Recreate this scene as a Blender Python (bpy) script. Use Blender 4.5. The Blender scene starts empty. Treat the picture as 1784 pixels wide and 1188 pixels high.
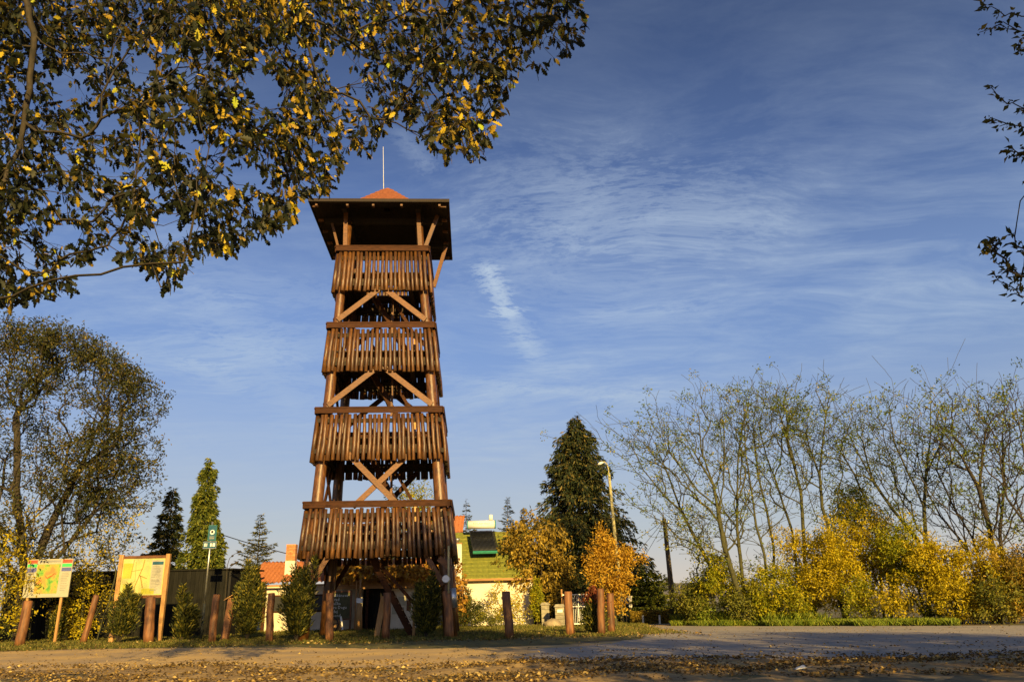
import bpy, math, random
import numpy as np
from mathutils import Vector, Matrix
R = math.radians
sc = bpy.context.scene
col = sc.collection
RS = np.random.RandomState(7)
rnd = random.Random(11)

# ------------------------------------------------------------------ camera
EYE, PITCH, ROLL, FPX = 0.95, R(18.7), R(1.3), 1369.0
cam = bpy.data.cameras.new('camera')
cam.sensor_width = 36.0
cam.lens = 36.0 * FPX / 1784.0
cam.clip_start, cam.clip_end = 0.05, 20000
camo = bpy.data.objects.new('camera', cam)
col.objects.link(camo)
fw = Vector((0, math.cos(PITCH), math.sin(PITCH)))
up0 = Vector((0, -math.sin(PITCH), math.cos(PITCH)))
rt0 = Vector((1, 0, 0))
rt = rt0 * math.cos(ROLL) - up0 * math.sin(ROLL)
up = up0 * math.cos(ROLL) + rt0 * math.sin(ROLL)
camo.matrix_world = Matrix(((rt.x, up.x, -fw.x, 0), (rt.y, up.y, -fw.y, 0), (rt.z, up.z, -fw.z, EYE), (0, 0, 0, 1)))
sc.camera = camo

# ------------------------------------------------------------------ sun, sky, exposure
SUN_EL, SUN_AZ = R(15.5), R(165.0)
sdir = Vector((math.sin(SUN_AZ) * math.cos(SUN_EL), math.cos(SUN_AZ) * math.cos(SUN_EL), math.sin(SUN_EL)))
sl = bpy.data.lights.new('sun', 'SUN')
sl.energy, sl.angle, sl.color = 5.0, R(0.5), (1.0, 0.70, 0.25)
so = bpy.data.objects.new('sun', sl)
so.rotation_euler = (-sdir).to_track_quat('-Z', 'Y').to_euler()
col.objects.link(so)
sc.view_settings.view_transform = 'Standard'
sc.view_settings.look = 'None'
sc.view_settings.gamma = 1
sc.view_settings.exposure = 0.85
sc.view_settings.use_curve_mapping = False

world = bpy.data.worlds.new('World')
sc.world = world
world.use_nodes = True
nt = world.node_tree
nt.nodes.clear()
N, L = nt.nodes.new, nt.links.new


def wmath(op, a, b=None, c=None):
    n = N('ShaderNodeMath'); n.operation = op
    for i, v in enumerate((a, b, c)):
        if v is None: continue
        if isinstance(v, (int, float)): n.inputs[i].default_value = v
        else: L(v, n.inputs[i])
    return n.outputs[0]


def wramp(fac, stops, interp='LINEAR'):
    n = N('ShaderNodeValToRGB'); n.color_ramp.interpolation = interp
    e = n.color_ramp.elements
    while len(e) < len(stops): e.new(0.5)
    for k, (p, c) in enumerate(stops):
        e[k].position = p; e[k].color = (c[0], c[1], c[2], 1) if not isinstance(c, (int, float)) else (c, c, c, 1)
    L(fac, n.inputs[0])
    return n.outputs[0]


out = N('ShaderNodeOutputWorld'); bg = N('ShaderNodeBackground')
sky = N('ShaderNodeTexSky'); sky.sky_type = 'NISHITA'; sky.sun_disc = False
sky.sun_elevation = SUN_EL; sky.sun_rotation = SUN_AZ
sky.air_density, sky.dust_density, sky.ozone_density = 1.0, 1.2, 3.0
tc = N('ShaderNodeTexCoord')
sep = N('ShaderNodeSeparateXYZ'); L(tc.outputs['Generated'], sep.inputs[0])
zc = wmath('MAXIMUM', sep.outputs[2], 0.0)
den = wmath('ADD', zc, 0.10)
px_, py_ = wmath('DIVIDE', sep.outputs[0], den), wmath('DIVIDE', sep.outputs[1], den)
# high thin cloud: a sheet at one height, seen in perspective, streaked along one wind direction
comb = N('ShaderNodeCombineXYZ'); L(px_, comb.inputs[0]); L(py_, comb.inputs[1])
mp = N('ShaderNodeMapping'); mp.inputs['Rotation'].default_value = (0, 0, R(14)); mp.inputs['Scale'].default_value = (1.2, 3.0, 1)
L(comb.outputs[0], mp.inputs[0])
wn = N('ShaderNodeTexNoise'); wn.inputs['Scale'].default_value = 0.8; wn.inputs['Detail'].default_value = 3
L(comb.outputs[0], wn.inputs['Vector'])
wv = N('ShaderNodeVectorMath'); wv.operation = 'SCALE'; wv.inputs[3].default_value = 1.9
L(wn.outputs['Color'], wv.inputs[0])
wa = N('ShaderNodeVectorMath'); wa.operation = 'ADD'; L(mp.outputs[0], wa.inputs[0]); L(wv.outputs[0], wa.inputs[1])
n1 = N('ShaderNodeTexNoise'); n1.inputs['Scale'].default_value = 2.2; n1.inputs['Detail'].default_value = 12; n1.inputs['Roughness'].default_value = 0.66
L(wa.outputs[0], n1.inputs['Vector'])
n2 = N('ShaderNodeTexNoise'); n2.inputs['Scale'].default_value = 0.55; n2.inputs['Detail'].default_value = 4; n2.inputs['Roughness'].default_value = 0.5
L(comb.outputs[0], n2.inputs['Vector'])
n3 = N('ShaderNodeTexNoise'); n3.inputs['Scale'].default_value = 14; n3.inputs['Detail'].default_value = 8; n3.inputs['Roughness'].default_value = 0.7
L(wa.outputs[0], n3.inputs['Vector'])
streak = wramp(n1.outputs[0], [(0.40, 0.0), (0.55, 0.35), (0.78, 1.0)])
wisp = wramp(n3.outputs[0], [(0.35, 0.15), (0.62, 1.0)])
patch = wramp(n2.outputs[0], [(0.36, 0.0), (0.60, 1.0)])
cl = wmath('MULTIPLY', streak, patch)


def puff(ax, ay, bx, by, w, k):
    """A narrow drifting wisp between two points of the cloud sheet."""
    dx, dy = bx - ax, by - ay
    ln2 = dx * dx + dy * dy
    wob = wmath('MULTIPLY', wmath('SUBTRACT', n3.outputs[0], 0.5), w * 6)
    rx, ry = wmath('SUBTRACT', px_, ax), wmath('SUBTRACT', py_, ay)
    t = wmath('DIVIDE', wmath('ADD', wmath('MULTIPLY', rx, dx), wmath('MULTIPLY', ry, dy)), ln2)
    t = wmath('MINIMUM', wmath('MAXIMUM', t, 0.0), 1.0)
    ex, ey = wmath('SUBTRACT', rx, wmath('MULTIPLY', t, dx)), wmath('SUBTRACT', ry, wmath('MULTIPLY', t, dy))
    d = wmath('SQRT', wmath('ADD', wmath('MULTIPLY', ex, ex), wmath('MULTIPLY', ey, ey)))
    d = wmath('ADD', d, wob)
    f = wmath('SUBTRACT', 1.0, wmath('DIVIDE', d, w))
    f = wmath('MINIMUM', wmath('MAXIMUM', f, 0.0), 1.0)
    return wmath('MULTIPLY', wmath('MULTIPLY', f, k), wisp)


def sheet(px, py):
    d = (fw * FPX + rt * (px - 892) + up * (594 - py)).normalized()
    return d.x / (d.z + .10), d.y / (d.z + .10)


tot = wmath('MULTIPLY', wmath('MULTIPLY', cl, 0.75), wramp(zc, [(0.0, 1.0), (0.42, 1.0), (0.60, 0.25), (0.8, .5)]))
for a, b, w, k in (((850, 470), (885, 545), .04, 1.1), ((885, 545), (930, 620), .05, .75), ((700, 235), (745, 290), .03, .3),
                   ((1050, 690), (1105, 695), .14, .5), ((345, 635), (400, 675), .09, .45), ((770, 655), (930, 680), .06, .35), ((1010, 372), (1240, 380), .20, .28),
                   ((900, 470), (1130, 520), .2, .25), ((960, 330), (1200, 420), .2, .2), ((1060, 560), (1250, 550), .12, .22), ((200, 620), (560, 600), .16, .34), ((380, 540), (520, 720), .14, .32), ((300, 480), (560, 520), .10, .25), ((260, 760), (560, 760), .2, .3), ((800, 700), (1000, 640), .12, .3)):
    tot = wmath('ADD', tot, puff(*sheet(*a), *sheet(*b), w, k))
tot = wmath('MINIMUM', tot, 0.85)
# fade the sheet into the horizon air
tot = wmath('MULTIPLY', tot, wramp(zc, [(0.0, 0.35), (0.25, 1.0), (0.75, 0.75)]))
grade = N('ShaderNodeMix'); grade.data_type = 'RGBA'; grade.blend_type = 'MULTIPLY'; grade.inputs[0].default_value = 1
L(sky.outputs[0], grade.inputs[6]); 
zd = N('ShaderNodeMix'); zd.data_type = 'RGBA'; zd.blend_type = 'MULTIPLY'; zd.inputs[0].default_value = 1
zd.inputs[6].default_value = (.86, .86, 1.17, 1)
L(wramp(zc, [(0.0, 1.0), (0.35, 1.0), (0.62, 0.62), (0.9, 0.45)]), zd.inputs[7]); L(zd.outputs[2], grade.inputs[7])
cm = N('ShaderNodeMix'); cm.data_type = 'RGBA'
L(tot, cm.inputs[0]); L(grade.outputs[2], cm.inputs[6]); cm.inputs[7].default_value = (5.2, 6.1, 7.0, 1)
# pale hazy air low over the horizon
hz = N('ShaderNodeMix'); hz.data_type = 'RGBA'
L(wramp(zc, [(0.0, 0.96), (0.10, 0.80), (0.25, 0.48), (0.5, 0.10), (0.8, 0.0)]), hz.inputs[0]); L(cm.outputs[2], hz.inputs[6])
L(wramp(zc, [(0.0, (.74, .62, .50)), (0.09, (.50, .535, .54)), (0.3, (.30, .42, .58))]), hz.inputs[7])
hs = N('ShaderNodeMix'); hs.data_type = 'RGBA'; hs.blend_type = 'MULTIPLY'; hs.inputs[0].default_value = 1
L(hz.inputs[7].links[0].from_socket, hs.inputs[6]); hs.inputs[7].default_value = (8.6, 8.6, 8.6, 1)
hs.clamp_result = False
L(hs.outputs[2], hz.inputs[7])
L(hz.outputs[2], bg.inputs[0]); bg.inputs[1].default_value = 0.066
L(bg.outputs[0], out.inputs[0])


# ------------------------------------------------------------------ helpers
def at(px, py, Y):
    d = fw * FPX + rt * (px - 892) + up * (594 - py)
    p = d * (Y / d.y)
    return Vector((p.x, p.y, p.z + EYE))


def gp(px, py, z=0.0):
    d = fw * FPX + rt * (px - 892) + up * (594 - py)
    p = d * ((z - EYE) / d.z)
    return Vector((p.x, p.y, z))


def mesh(name, V, Fs, mats, att=None, smooth=False, midx=None):
    """V (n,3); Fs a list of index arrays (m,k)."""
    me = bpy.data.meshes.new(name)
    V = np.asarray(V, dtype=np.float32).reshape(-1, 3)
    Fs = [np.asarray(f, dtype=np.int32) for f in Fs if len(f)]
    me.vertices.add(len(V)); me.vertices.foreach_set('co', V.ravel())
    li = np.concatenate([f.ravel() for f in Fs])
    tot = np.concatenate([np.full(len(f), f.shape[1], dtype=np.int32) for f in Fs])
    st = np.concatenate([[0], np.cumsum(tot)[:-1]]).astype(np.int32)
    me.loops.add(len(li)); me.loops.foreach_set('vertex_index', li)
    me.polygons.add(len(tot)); me.polygons.foreach_set('loop_start', st); me.polygons.foreach_set('loop_total', tot)
    for m in (mats if isinstance(mats, (list, tuple)) else [mats]): me.materials.append(m)
    if midx is not None: me.polygons.foreach_set('material_index', np.asarray(midx, dtype=np.int32))
    me.update(calc_edges=True)
    if smooth: me.polygons.foreach_set('use_smooth', np.ones(len(tot), dtype=bool))
    if att is not None:
        a = me.attributes.new('rnd', 'FLOAT', 'FACE'); a.data.foreach_set('value', np.asarray(att, dtype=np.float32))
    return me


def obj(name, me, parent=None, loc=(0, 0, 0), rot=(0, 0, 0), scale=(1, 1, 1)):
    o = bpy.data.objects.new(name, me)
    col.objects.link(o)
    o.parent = parent
    o.location, o.rotation_euler, o.scale = loc, rot, scale
    return o


def thing(name, label, cat, loc=(0, 0, 0), rz=0.0, group=None):
    o = bpy.data.objects.new(name, None); col.objects.link(o)
    o.empty_display_size = 0.2
    o.location = loc; o.rotation_euler = (0, 0, rz)
    tag(o, label, cat, group)
    return o


def tag(o, label=None, cat=None, group=None, kind=None):
    if label: o['label'] = label
    if cat: o['category'] = cat
    if group: o['group'] = group
    if kind: o['kind'] = kind
    return o


def copy_tree(o, parent=None):
    c = o.copy(); col.objects.link(c); c.parent = parent
    for ch in list(o.children): copy_tree(ch, c)
    return c


class MB:
    def __init__(s): s.v, s.f = [], []

    def quad_box(s, c8):
        b = len(s.v); s.v += [tuple(p) for p in c8]
        s.f += [tuple(b + i for i in q) for q in ((0, 3, 2, 1), (4, 5, 6, 7), (0, 1, 5, 4), (1, 2, 6, 5), (2, 3, 7, 6), (3, 0, 4, 7))]
        return s

    def box(s, x0, x1, y0, y1, z0, z1):
        return s.quad_box([(x0, y0, z0), (x1, y0, z0), (x1, y1, z0), (x0, y1, z0), (x0, y0, z1), (x1, y0, z1), (x1, y1, z1), (x0, y1, z1)])

    def bar(s, a, b, w, t, nrm=(0, 1, 0)):
        """board from a to b; w across, t along nrm"""
        a, b, n = Vector(a), Vector(b), Vector(nrm)
        d = (b - a).normalized(); sx = d.cross(n).normalized() * (w / 2); n2 = sx.cross(d).normalized() * (t / 2)
        return s.quad_box([a - sx - n2, a + sx - n2, a + sx + n2, a - sx + n2, b - sx - n2, b + sx - n2, b + sx + n2, b - sx + n2])

    def tube(s, pts, rad, n=8, cap=True):
        pts = [Vector(p) for p in pts]
        if not hasattr(rad, '__len__'): rad = [rad] * len(pts)
        b0 = len(s.v)
        for i, p in enumerate(pts):
            d = (pts[min(i + 1, len(pts) - 1)] - pts[max(i - 1, 0)]).normalized()
            a = d.cross(Vector((0.02, 1, 0.03))) if abs(d.y) < .9 else d.cross(Vector((1, 0, 0)))
            a.normalize(); c = d.cross(a)
            for k in range(n):
                t = 2 * math.pi * k / n
                s.v.append(tuple(p + (a * math.cos(t) + c * math.sin(t)) * rad[i]))
        for i in range(len(pts) - 1):
            for k in range(n):
                s.f.append((b0 + i * n + k, b0 + i * n + (k + 1) % n, b0 + (i + 1) * n + (k + 1) % n, b0 + (i + 1) * n + k))
        if cap:
            s.f.append(tuple(b0 + k for k in range(n))[::-1]); e = b0 + (len(pts) - 1) * n
            s.f.append(tuple(e + k for k in range(n)))
        return s

    def poly(s, pts):
        b = len(s.v); s.v += [tuple(p) for p in pts]; s.f.append(tuple(range(b, b + len(pts)))); return s

    def mesh(s, name, m, smooth=False):
        me = bpy.data.meshes.new(name); me.from_pydata(s.v, [], s.f)
        me.materials.append(m); me.update()
        if smooth:
            me.polygons.foreach_set('use_smooth', [len(p.vertices) == 4 for p in me.polygons])
        return me

    def build(s, name, m, parent=None, smooth=False, **k):
        return obj(name, s.mesh(name, m, smooth), parent, **k)


def box_part(name, m, parent, *a): return MB().box(*a).build(name, m, parent)


# ------------------------------------------------------------------ materials
def material(name, c1, c2, rough=0.7, scale=4.0, stretch=(1, 1, 1), bump=0.2, dist=0.02, obj_var=0.0, spec=0.4, detail=6, metallic=0.0, coord='Object', c3=None, big=None):
    m = bpy.data.materials.new(name); m.use_nodes = True
    t = m.node_tree; p = t.nodes['Principled BSDF']
    tc = t.nodes.new('ShaderNodeTexCoord'); mp = t.nodes.new('ShaderNodeMapping'); mp.inputs['Scale'].default_value = stretch
    vec = tc.outputs['Object' if coord == 'World' else coord]
    if coord == 'World':
        g = t.nodes.new('ShaderNodeNewGeometry'); vec = g.outputs['Position']
    t.links.new(vec, mp.inputs[0])
    oi = t.nodes.new('ShaderNodeObjectInfo')
    if obj_var:
        ad = t.nodes.new('ShaderNodeVectorMath'); ad.operation = 'ADD'
        sc_ = t.nodes.new('ShaderNodeMath'); sc_.operation = 'MULTIPLY'; sc_.inputs[1].default_value = 57.0
        t.links.new(oi.outputs['Random'], sc_.inputs[0])
        t.links.new(mp.outputs[0], ad.inputs[0]); t.links.new(sc_.outputs[0], ad.inputs[1]); vec = ad.outputs[0]
    else: vec = mp.outputs[0]
    nz = t.nodes.new('ShaderNodeTexNoise'); nz.inputs['Scale'].default_value = scale; nz.inputs['Detail'].default_value = detail; nz.inputs['Roughness'].default_value = .62
    t.links.new(vec, nz.inputs['Vector'])
    rp = t.nodes.new('ShaderNodeValToRGB'); e = rp.color_ramp.elements
    e[0].position, e[1].position = .33, .68
    e[0].color, e[1].color = (*c1, 1), (*c2, 1)
    if c3: x = e.new(.52); x.color = (*c3, 1)
    t.links.new(nz.outputs['Fac'], rp.inputs[0])
    cout = rp.outputs[0]
    if big:
        n2 = t.nodes.new('ShaderNodeTexNoise'); n2.inputs['Scale'].default_value = big[0]; n2.inputs['Detail'].default_value = 5
        t.links.new(vec, n2.inputs['Vector'])
        r2 = t.nodes.new('ShaderNodeValToRGB'); r2.color_ramp.elements[0].position = .38; r2.color_ramp.elements[1].position = .62
        t.links.new(n2.outputs['Fac'], r2.inputs[0])
        mx = t.nodes.new('ShaderNodeMix'); mx.data_type = 'RGBA'
        t.links.new(r2.outputs[0], mx.inputs[0]); t.links.new(cout, mx.inputs[6]); mx.inputs[7].default_value = (*big[1], 1)
        cout = mx.outputs[2]
    if obj_var:
        hv = t.nodes.new('ShaderNodeHueSaturation')
        mr = t.nodes.new('ShaderNodeMapRange'); mr.inputs[3].default_value = 1 - obj_var; mr.inputs[4].default_value = 1 + obj_var
        t.links.new(oi.outputs['Random'], mr.inputs[0]); t.links.new(mr.outputs[0], hv.inputs['Value'])
        t.links.new(cout, hv.inputs['Color']); cout = hv.outputs[0]
    t.links.new(cout, p.inputs['Base Color'])
    p.inputs['Roughness'].default_value = rough; p.inputs['Metallic'].default_value = metallic
    p.inputs['Specular IOR Level'].default_value = spec
    if bump:
        b = t.nodes.new('ShaderNodeBump'); b.inputs['Strength'].default_value = bump; b.inputs['Distance'].default_value = dist
        t.links.new(nz.outputs['Fac'], b.inputs['Height']); t.links.new(b.outputs[0], p.inputs['Normal'])
    return m


def leafmat(name, stops, trans=0.35, rough=0.55, spec=0.3):
    m = bpy.data.materials.new(name); m.use_nodes = True
    t = m.node_tree; p = t.nodes['Principled BSDF']
    a = t.nodes.new('ShaderNodeAttribute'); a.attribute_name = 'rnd'
    rp = t.nodes.new('ShaderNodeValToRGB'); e = rp.color_ramp.elements
    while len(e) < len(stops): e.new(.5)
    for k, (q, c) in enumerate(stops): e[k].position = q; e[k].color = (*c, 1)
    t.links.new(a.outputs['Fac'], rp.inputs[0])
    t.links.new(rp.outputs[0], p.inputs['Base Color']); p.inputs['Roughness'].default_value = rough; p.inputs['Specular IOR Level'].default_value = spec
    tr = t.nodes.new('ShaderNodeBsdfTranslucent'); t.links.new(rp.outputs[0], tr.inputs[0])
    mx = t.nodes.new('ShaderNodeMixShader'); mx.inputs[0].default_value = trans
    o = t.nodes['Material Output']
    t.links.new(p.outputs[0], mx.inputs[1]); t.links.new(tr.outputs[0], mx.inputs[2]); t.links.new(mx.outputs[0], o.inputs[0])
    return m


M = {}
M['log'] = material('varnished_log', (.042, .017, .005), (.215, .092, .020), .42, 6, (5, 5, 1.4), .6, .014, .24, spec=.5, c3=(.13, .053, .011), big=(1.6, (.06, .026, .010)))
M['leg'] = material('varnished_trunk_post', (.045, .019, .006), (.185, .078, .018), .42, 4, (4, 4, .9), .4, .02, .1, spec=.5, c3=(.115, .045, .011))
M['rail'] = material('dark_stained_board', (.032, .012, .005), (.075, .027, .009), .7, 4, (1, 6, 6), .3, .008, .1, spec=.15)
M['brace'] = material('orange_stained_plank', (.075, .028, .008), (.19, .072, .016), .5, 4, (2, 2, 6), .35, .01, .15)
M['deck'] = material('dark_deck_board', (.03, .02, .014), (.07, .042, .026), .8, 5, (1, 8, 1), .3, .01, .15)  # shade under the decks put into a darker board tone
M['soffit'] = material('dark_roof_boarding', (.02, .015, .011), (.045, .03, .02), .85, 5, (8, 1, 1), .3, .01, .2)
M['rooftile'] = material('orange_clay_tile', (.24, .078, .028), (.37, .135, .05), .6, 9, (1, 1, 1), .3, .01, .18)
M['bollard'] = material('stained_round_post', (.17, .068, .024), (.33, .145, .048), .6, 4, (5, 5, .8), .5, .014, .2, big=(2.2, (.10, .042, .018)))
M['post'] = material('yellowish_squared_timber', (.34, .17, .05), (.52, .29, .10), .6, 4, (5, 5, .8), .3, .01, .1)
M['steel'] = material('galvanised_steel', (.42, .42, .40), (.58, .57, .54), .35, 8, bump=.05, metallic=.8)
M['darksteel'] = material('dark_painted_steel', (.03, .035, .032), (.06, .065, .06), .6, 8, bump=.1)
M['concrete'] = material('pole_concrete', (.36, .32, .15), (.50, .44, .22), .85, 6, (3, 3, 1), .3, .01)
M['oldwood'] = material('grey_utility_pole_wood', (.055, .045, .03), (.13, .105, .07), .85, 4, (6, 6, .6), .4, .012)
M['plaster'] = material('white_render', (.66, .61, .50), (.80, .76, .66), .9, 2.2, bump=.15, dist=.01, big=(.6, (.62, .55, .42)))
M['cream'] = material('cream_render', (.55, .47, .34), (.70, .62, .47), .9, 2.2, bump=.2, dist=.01)
M['greenroof'] = material('mossy_green_roofing', (.12, .135, .022), (.22, .215, .035), .85, 7, (1, 1, 1), .3, .01, .12, c3=(.165, .175, .025))
M['darkboard'] = material('near_black_board', (.010, .010, .008), (.022, .021, .017), .95, 4, (8, 8, .6), .3, .01, .2, spec=.1)  # dark boards; on the barn the near-black tone also holds canopy shade
M['brick'] = material('old_orange_brick', (.42, .17, .07), (.60, .28, .12), .85, 10, bump=.2, obj_var=.2)
M['fascia'] = material('brown_fascia_plank', (.26, .13, .045), (.40, .21, .07), .65, 3, (.5, 6, 6), .3, .01, .1)
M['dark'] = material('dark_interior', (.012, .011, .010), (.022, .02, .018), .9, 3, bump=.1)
M['white'] = material('white_enamel', (.74, .73, .68), (.82, .81, .77), .35, 4, bump=.03)
M['solarglass'] = material('black_vacuum_tube', (.012, .013, .015), (.02, .022, .026), .35, 9, bump=.0)
M['green'] = material('green_paint', (.03, .22, .14), (.05, .28, .18), .5, 6, bump=.05)
M['teal'] = material('teal_sign_enamel', (.012, .075, .11), (.02, .10, .15), .45, 6, bump=.02)
M['red'] = material('red_print', (.52, .06, .03), (.60, .09, .04), .5, 8, bump=0)
M['gprint'] = material('green_print', (.04, .42, .10), (.06, .50, .13), .5, 8, bump=0)
M['bprint'] = material('navy_print', (.07, .08, .22), (.12, .13, .30), .5, 30, bump=0)
M['cprint'] = material('cream_print', (.34, .32, .22), (.42, .39, .28), .5, 3, bump=0)
M['yprint'] = material('pale_yellow_print', (.46, .41, .15), (.52, .47, .24), .5, 2.5, bump=0, c3=(.48, .44, .13))
M['yprint2'] = material('yellow_print', (.40, .38, .03), (.44, .42, .05), .5, 4, bump=0)
M['oprint'] = material('ochre_print', (.26, .17, .03), (.32, .22, .04), .5, 4, bump=0)
M['mapprint'] = material('painted_map_print', (.07, .24, .04), (.48, .46, .16), .5, 3.2, bump=0, c3=(.26, .46, .05), detail=4, big=(3.2, (.46, .20, .05)))
M['grey'] = material('grey_print', (.20, .20, .16), (.28, .27, .22), .5, 4, bump=0)
M['black'] = material('black_enamel', (.012, .012, .012), (.02, .02, .02), .5, 4, bump=0)
M['chalk'] = material('chalk', (.72, .70, .60), (.80, .78, .70), .9, 4, bump=0)
M['board'] = material('olive_chalkboard', (.06, .06, .025), (.11, .10, .04), .8, 4, bump=.05)
M['stone'] = material('pillar_stone', (.20, .18, .13), (.36, .32, .23), .9, 7, bump=.5, dist=.02, obj_var=.12)
M['rock'] = material('garden_rock', (.24, .19, .12), (.42, .33, .2), .9, 4, bump=.6, dist=.03)
M['rust'] = material('rusty_iron', (.10, .045, .02), (.20, .09, .04), .8, 6, bump=.3)
M['barkdark'] = material('dark_bark', (.022, .018, .012), (.062, .047, .029), .9, 6, (3, 3, 1), .6, .02)
M['barkmoss'] = material('mossy_yellow_brown_bark', (.04, .037, .018), (.10, .085, .035), .9, 5, (3, 3, 1), .6, .02, c3=(.06, .06, .02))
M['path'] = material('sandy_gravel', (.60, .38, .12), (.76, .52, .20), .95, 9, (1, 1, 1), .6, .02, coord='World', c3=(.68, .45, .155), big=(.55, (.44, .31, .16)))
M['road'] = material('grey_gravel', (.32, .26, .19), (.56, .48, .38), .95, 14, (1, 1, 1), .6, .02, coord='World', c3=(.44, .37, .29), big=(.35, (.33, .30, .26)))
M['dirt'] = material('leafy_dirt', (.24, .15, .055), (.66, .46, .19), .95, 5, (1, 1, 1), .8, .04, coord='World', c3=(.46, .31, .12), big=(.8, (.28, .18, .07)))
M['field'] = material('dry_grass_ground', (.09, .075, .025), (.17, .15, .045), .95, 2, (1, 1, 1), .6, .05, coord='World', c3=(.11, .11, .03), big=(.25, (.16, .12, .06)))
M['lawn'] = material('leaf_strewn_lawn', (.075, .075, .018), (.20, .14, .045), .95, 4, (1, 1, 1), .7, .04, coord='World', c3=(.12, .115, .025))

LEAF = {
    'oak': leafmat('oak_leaf', [(0, (.010, .014, .005)), (.45, (.020, .025, .007)), (.60, (.05, .045, .010)), (.70, (.16, .11, .015)), (.85, (.42, .27, .022)), (.96, (.58, .42, .03)), (1, (.42, .50, .04))], .28),  # dark stops hold the crown's shade, gold stops its sunlit leaves
    'bigtree': leafmat('olive_brown_leaf', [(0, (.025, .032, .010)), (.5, (.055, .062, .016)), (.8, (.13, .105, .02)), (1, (.32, .22, .03))], .3),
    'gold': leafmat('golden_leaf', [(0, (.12, .12, .010)), (.3, (.44, .34, .014)), (.7, (.70, .54, .018)), (1, (.50, .50, .03))], .45),
    'orange': leafmat('orange_leaf', [(0, (.30, .16, .02)), (.4, (.56, .32, .03)), (.75, (.68, .44, .05)), (1, (.70, .52, .08))], .4),
    'brownorange': leafmat('russet_leaf', [(0, (.09, .08, .018)), (.35, (.24, .17, .025)), (.7, (.46, .30, .035)), (1, (.58, .42, .06))], .35),
    'yellowgreen': leafmat('yellow_green_leaf', [(0, (.09, .12, .010)), (.4, (.30, .32, .016)), (.75, (.54, .47, .02)), (1, (.70, .52, .025))], .45),
    'olive': leafmat('olive_leaf', [(0, (.06, .075, .015)), (.5, (.17, .18, .025)), (1, (.38, .32, .04))], .35),
    'locust': leafmat('thin_green_leaf', [(0, (.08, .12, .02)), (.6, (.18, .24, .03)), (1, (.46, .36, .04))], .4),
    'spruce': leafmat('dark_needle', [(0, (.012, .022, .010)), (.55, (.032, .044, .013)), (.85, (.08, .075, .018)), (1, (.20, .14, .03))], .1, .6),  # yellow-brown top stops imitate sunlit sprays
    'thuja': leafmat('yellow_green_scale', [(0, (.04, .06, .012)), (.6, (.11, .135, .018)), (1, (.24, .23, .03))], .2, .6),
    'yew': leafmat('yew_needle', [(0, (.018, .026, .008)), (.55, (.07, .078, .014)), (.85, (.18, .16, .022)), (1, (.36, .29, .04))], .15, .6),  # dark and yellow ends imitate shaded and sunlit needles
    'litter': leafmat('fallen_leaf', [(0, (.05, .034, .015)), (.4, (.13, .08, .026)), (.75, (.30, .19, .055)), (1, (.60, .44, .16))], .15, .8),
    'grass': leafmat('grass_blade', [(0, (.07, .075, .015)), (.5, (.15, .155, .025)), (1, (.30, .24, .06))], .35),
    'freshgrass': leafmat('fresh_grass_blade', [(0, (.14, .20, .02)), (.5, (.25, .33, .03)), (1, (.40, .40, .05))], .4),
    'vine': leafmat('vine_leaf', [(0, (.22, .10, .02)), (.5, (.46, .24, .035)), (1, (.58, .38, .06))], .4),
    'redberry': leafmat('red_leaf', [(0, (.10, .03, .015)), (.6, (.25, .06, .025)), (1, (.35, .14, .03))], .3),
}

# ------------------------------------------------------------------ plant builders
OAK = [(0, .015), (.10, .05), (.20, .17), (.27, .09), (.40, .25), (.49, .13), (.62, .28), (.71, .14), (.84, .17), (1.0, .0)]


def frames(D, roll):
    """unit directions D (n,3) -> side and normal vectors"""
    up_ = np.tile([0, 0, 1.0], (len(D), 1)); bad = np.abs(D[:, 2]) > .95; up_[bad] = [1, 0, 0]
    S = np.cross(D, up_); S /= np.linalg.norm(S, axis=1)[:, None]
    Nn = np.cross(S, D)
    c, s = np.cos(roll)[:, None], np.sin(roll)[:, None]
    return S * c + Nn * s, Nn * c - S * s


def unit(A): return A / np.maximum(np.linalg.norm(A, axis=1), 1e-9)[:, None]


def leaves(P, D, size, width=.45, fold=.12, roll=None, oak=False, rs=RS, curl=.15):
    """leaf blades at P pointing along D; returns V, [faces], per-face rnd"""
    n = len(P); D = unit(D)
    roll = rs.normal(0, .9, n) if roll is None else roll
    S, Nn = frames(D, roll)
    size = np.asarray(size)[:, None] if hasattr(size, '__len__') else np.full((n, 1), size)
    r = rs.rand(n)
    if not oak:
        tmpl = np.array([(0, 0, 0), (.45, -width / 2, fold), (1, 0, -curl), (.45, width / 2, fold)])
        V = P[:, None, :] + size[:, None, :] * (tmpl[None, :, 0:1] * D[:, None] + tmpl[None, :, 1:2] * S[:, None] + tmpl[None, :, 2:3] * Nn[:, None])
        b = np.arange(n)[:, None] * 4
        F = np.concatenate([b + [0, 1, 2], b + [0, 2, 3]])
        return V.reshape(-1, 3), [F], np.concatenate([r, r])
    T = []
    for t, w in OAK: T += [(t, -w, fold * w * 2 - curl * t * t), (t, 0, -curl * t * t), (t, w, fold * w * 2 - curl * t * t)]
    T = np.array(T); k = len(T)
    V = P[:, None, :] + size[:, None, :] * (T[None, :, 0:1] * D[:, None] + T[None, :, 1:2] * S[:, None] + T[None, :, 2:3] * Nn[:, None])
    q = []
    for i in range(len(OAK) - 1): q += [(3 * i, 3 * i + 1, 3 * i + 4, 3 * i + 3), (3 * i + 1, 3 * i + 2, 3 * i + 5, 3 * i + 4)]
    q = np.array(q)
    F = (np.arange(n)[:, None, None] * k + q[None]).reshape(-1, 4)
    return V.reshape(-1, 3), [F], np.repeat(r, len(q))


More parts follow.
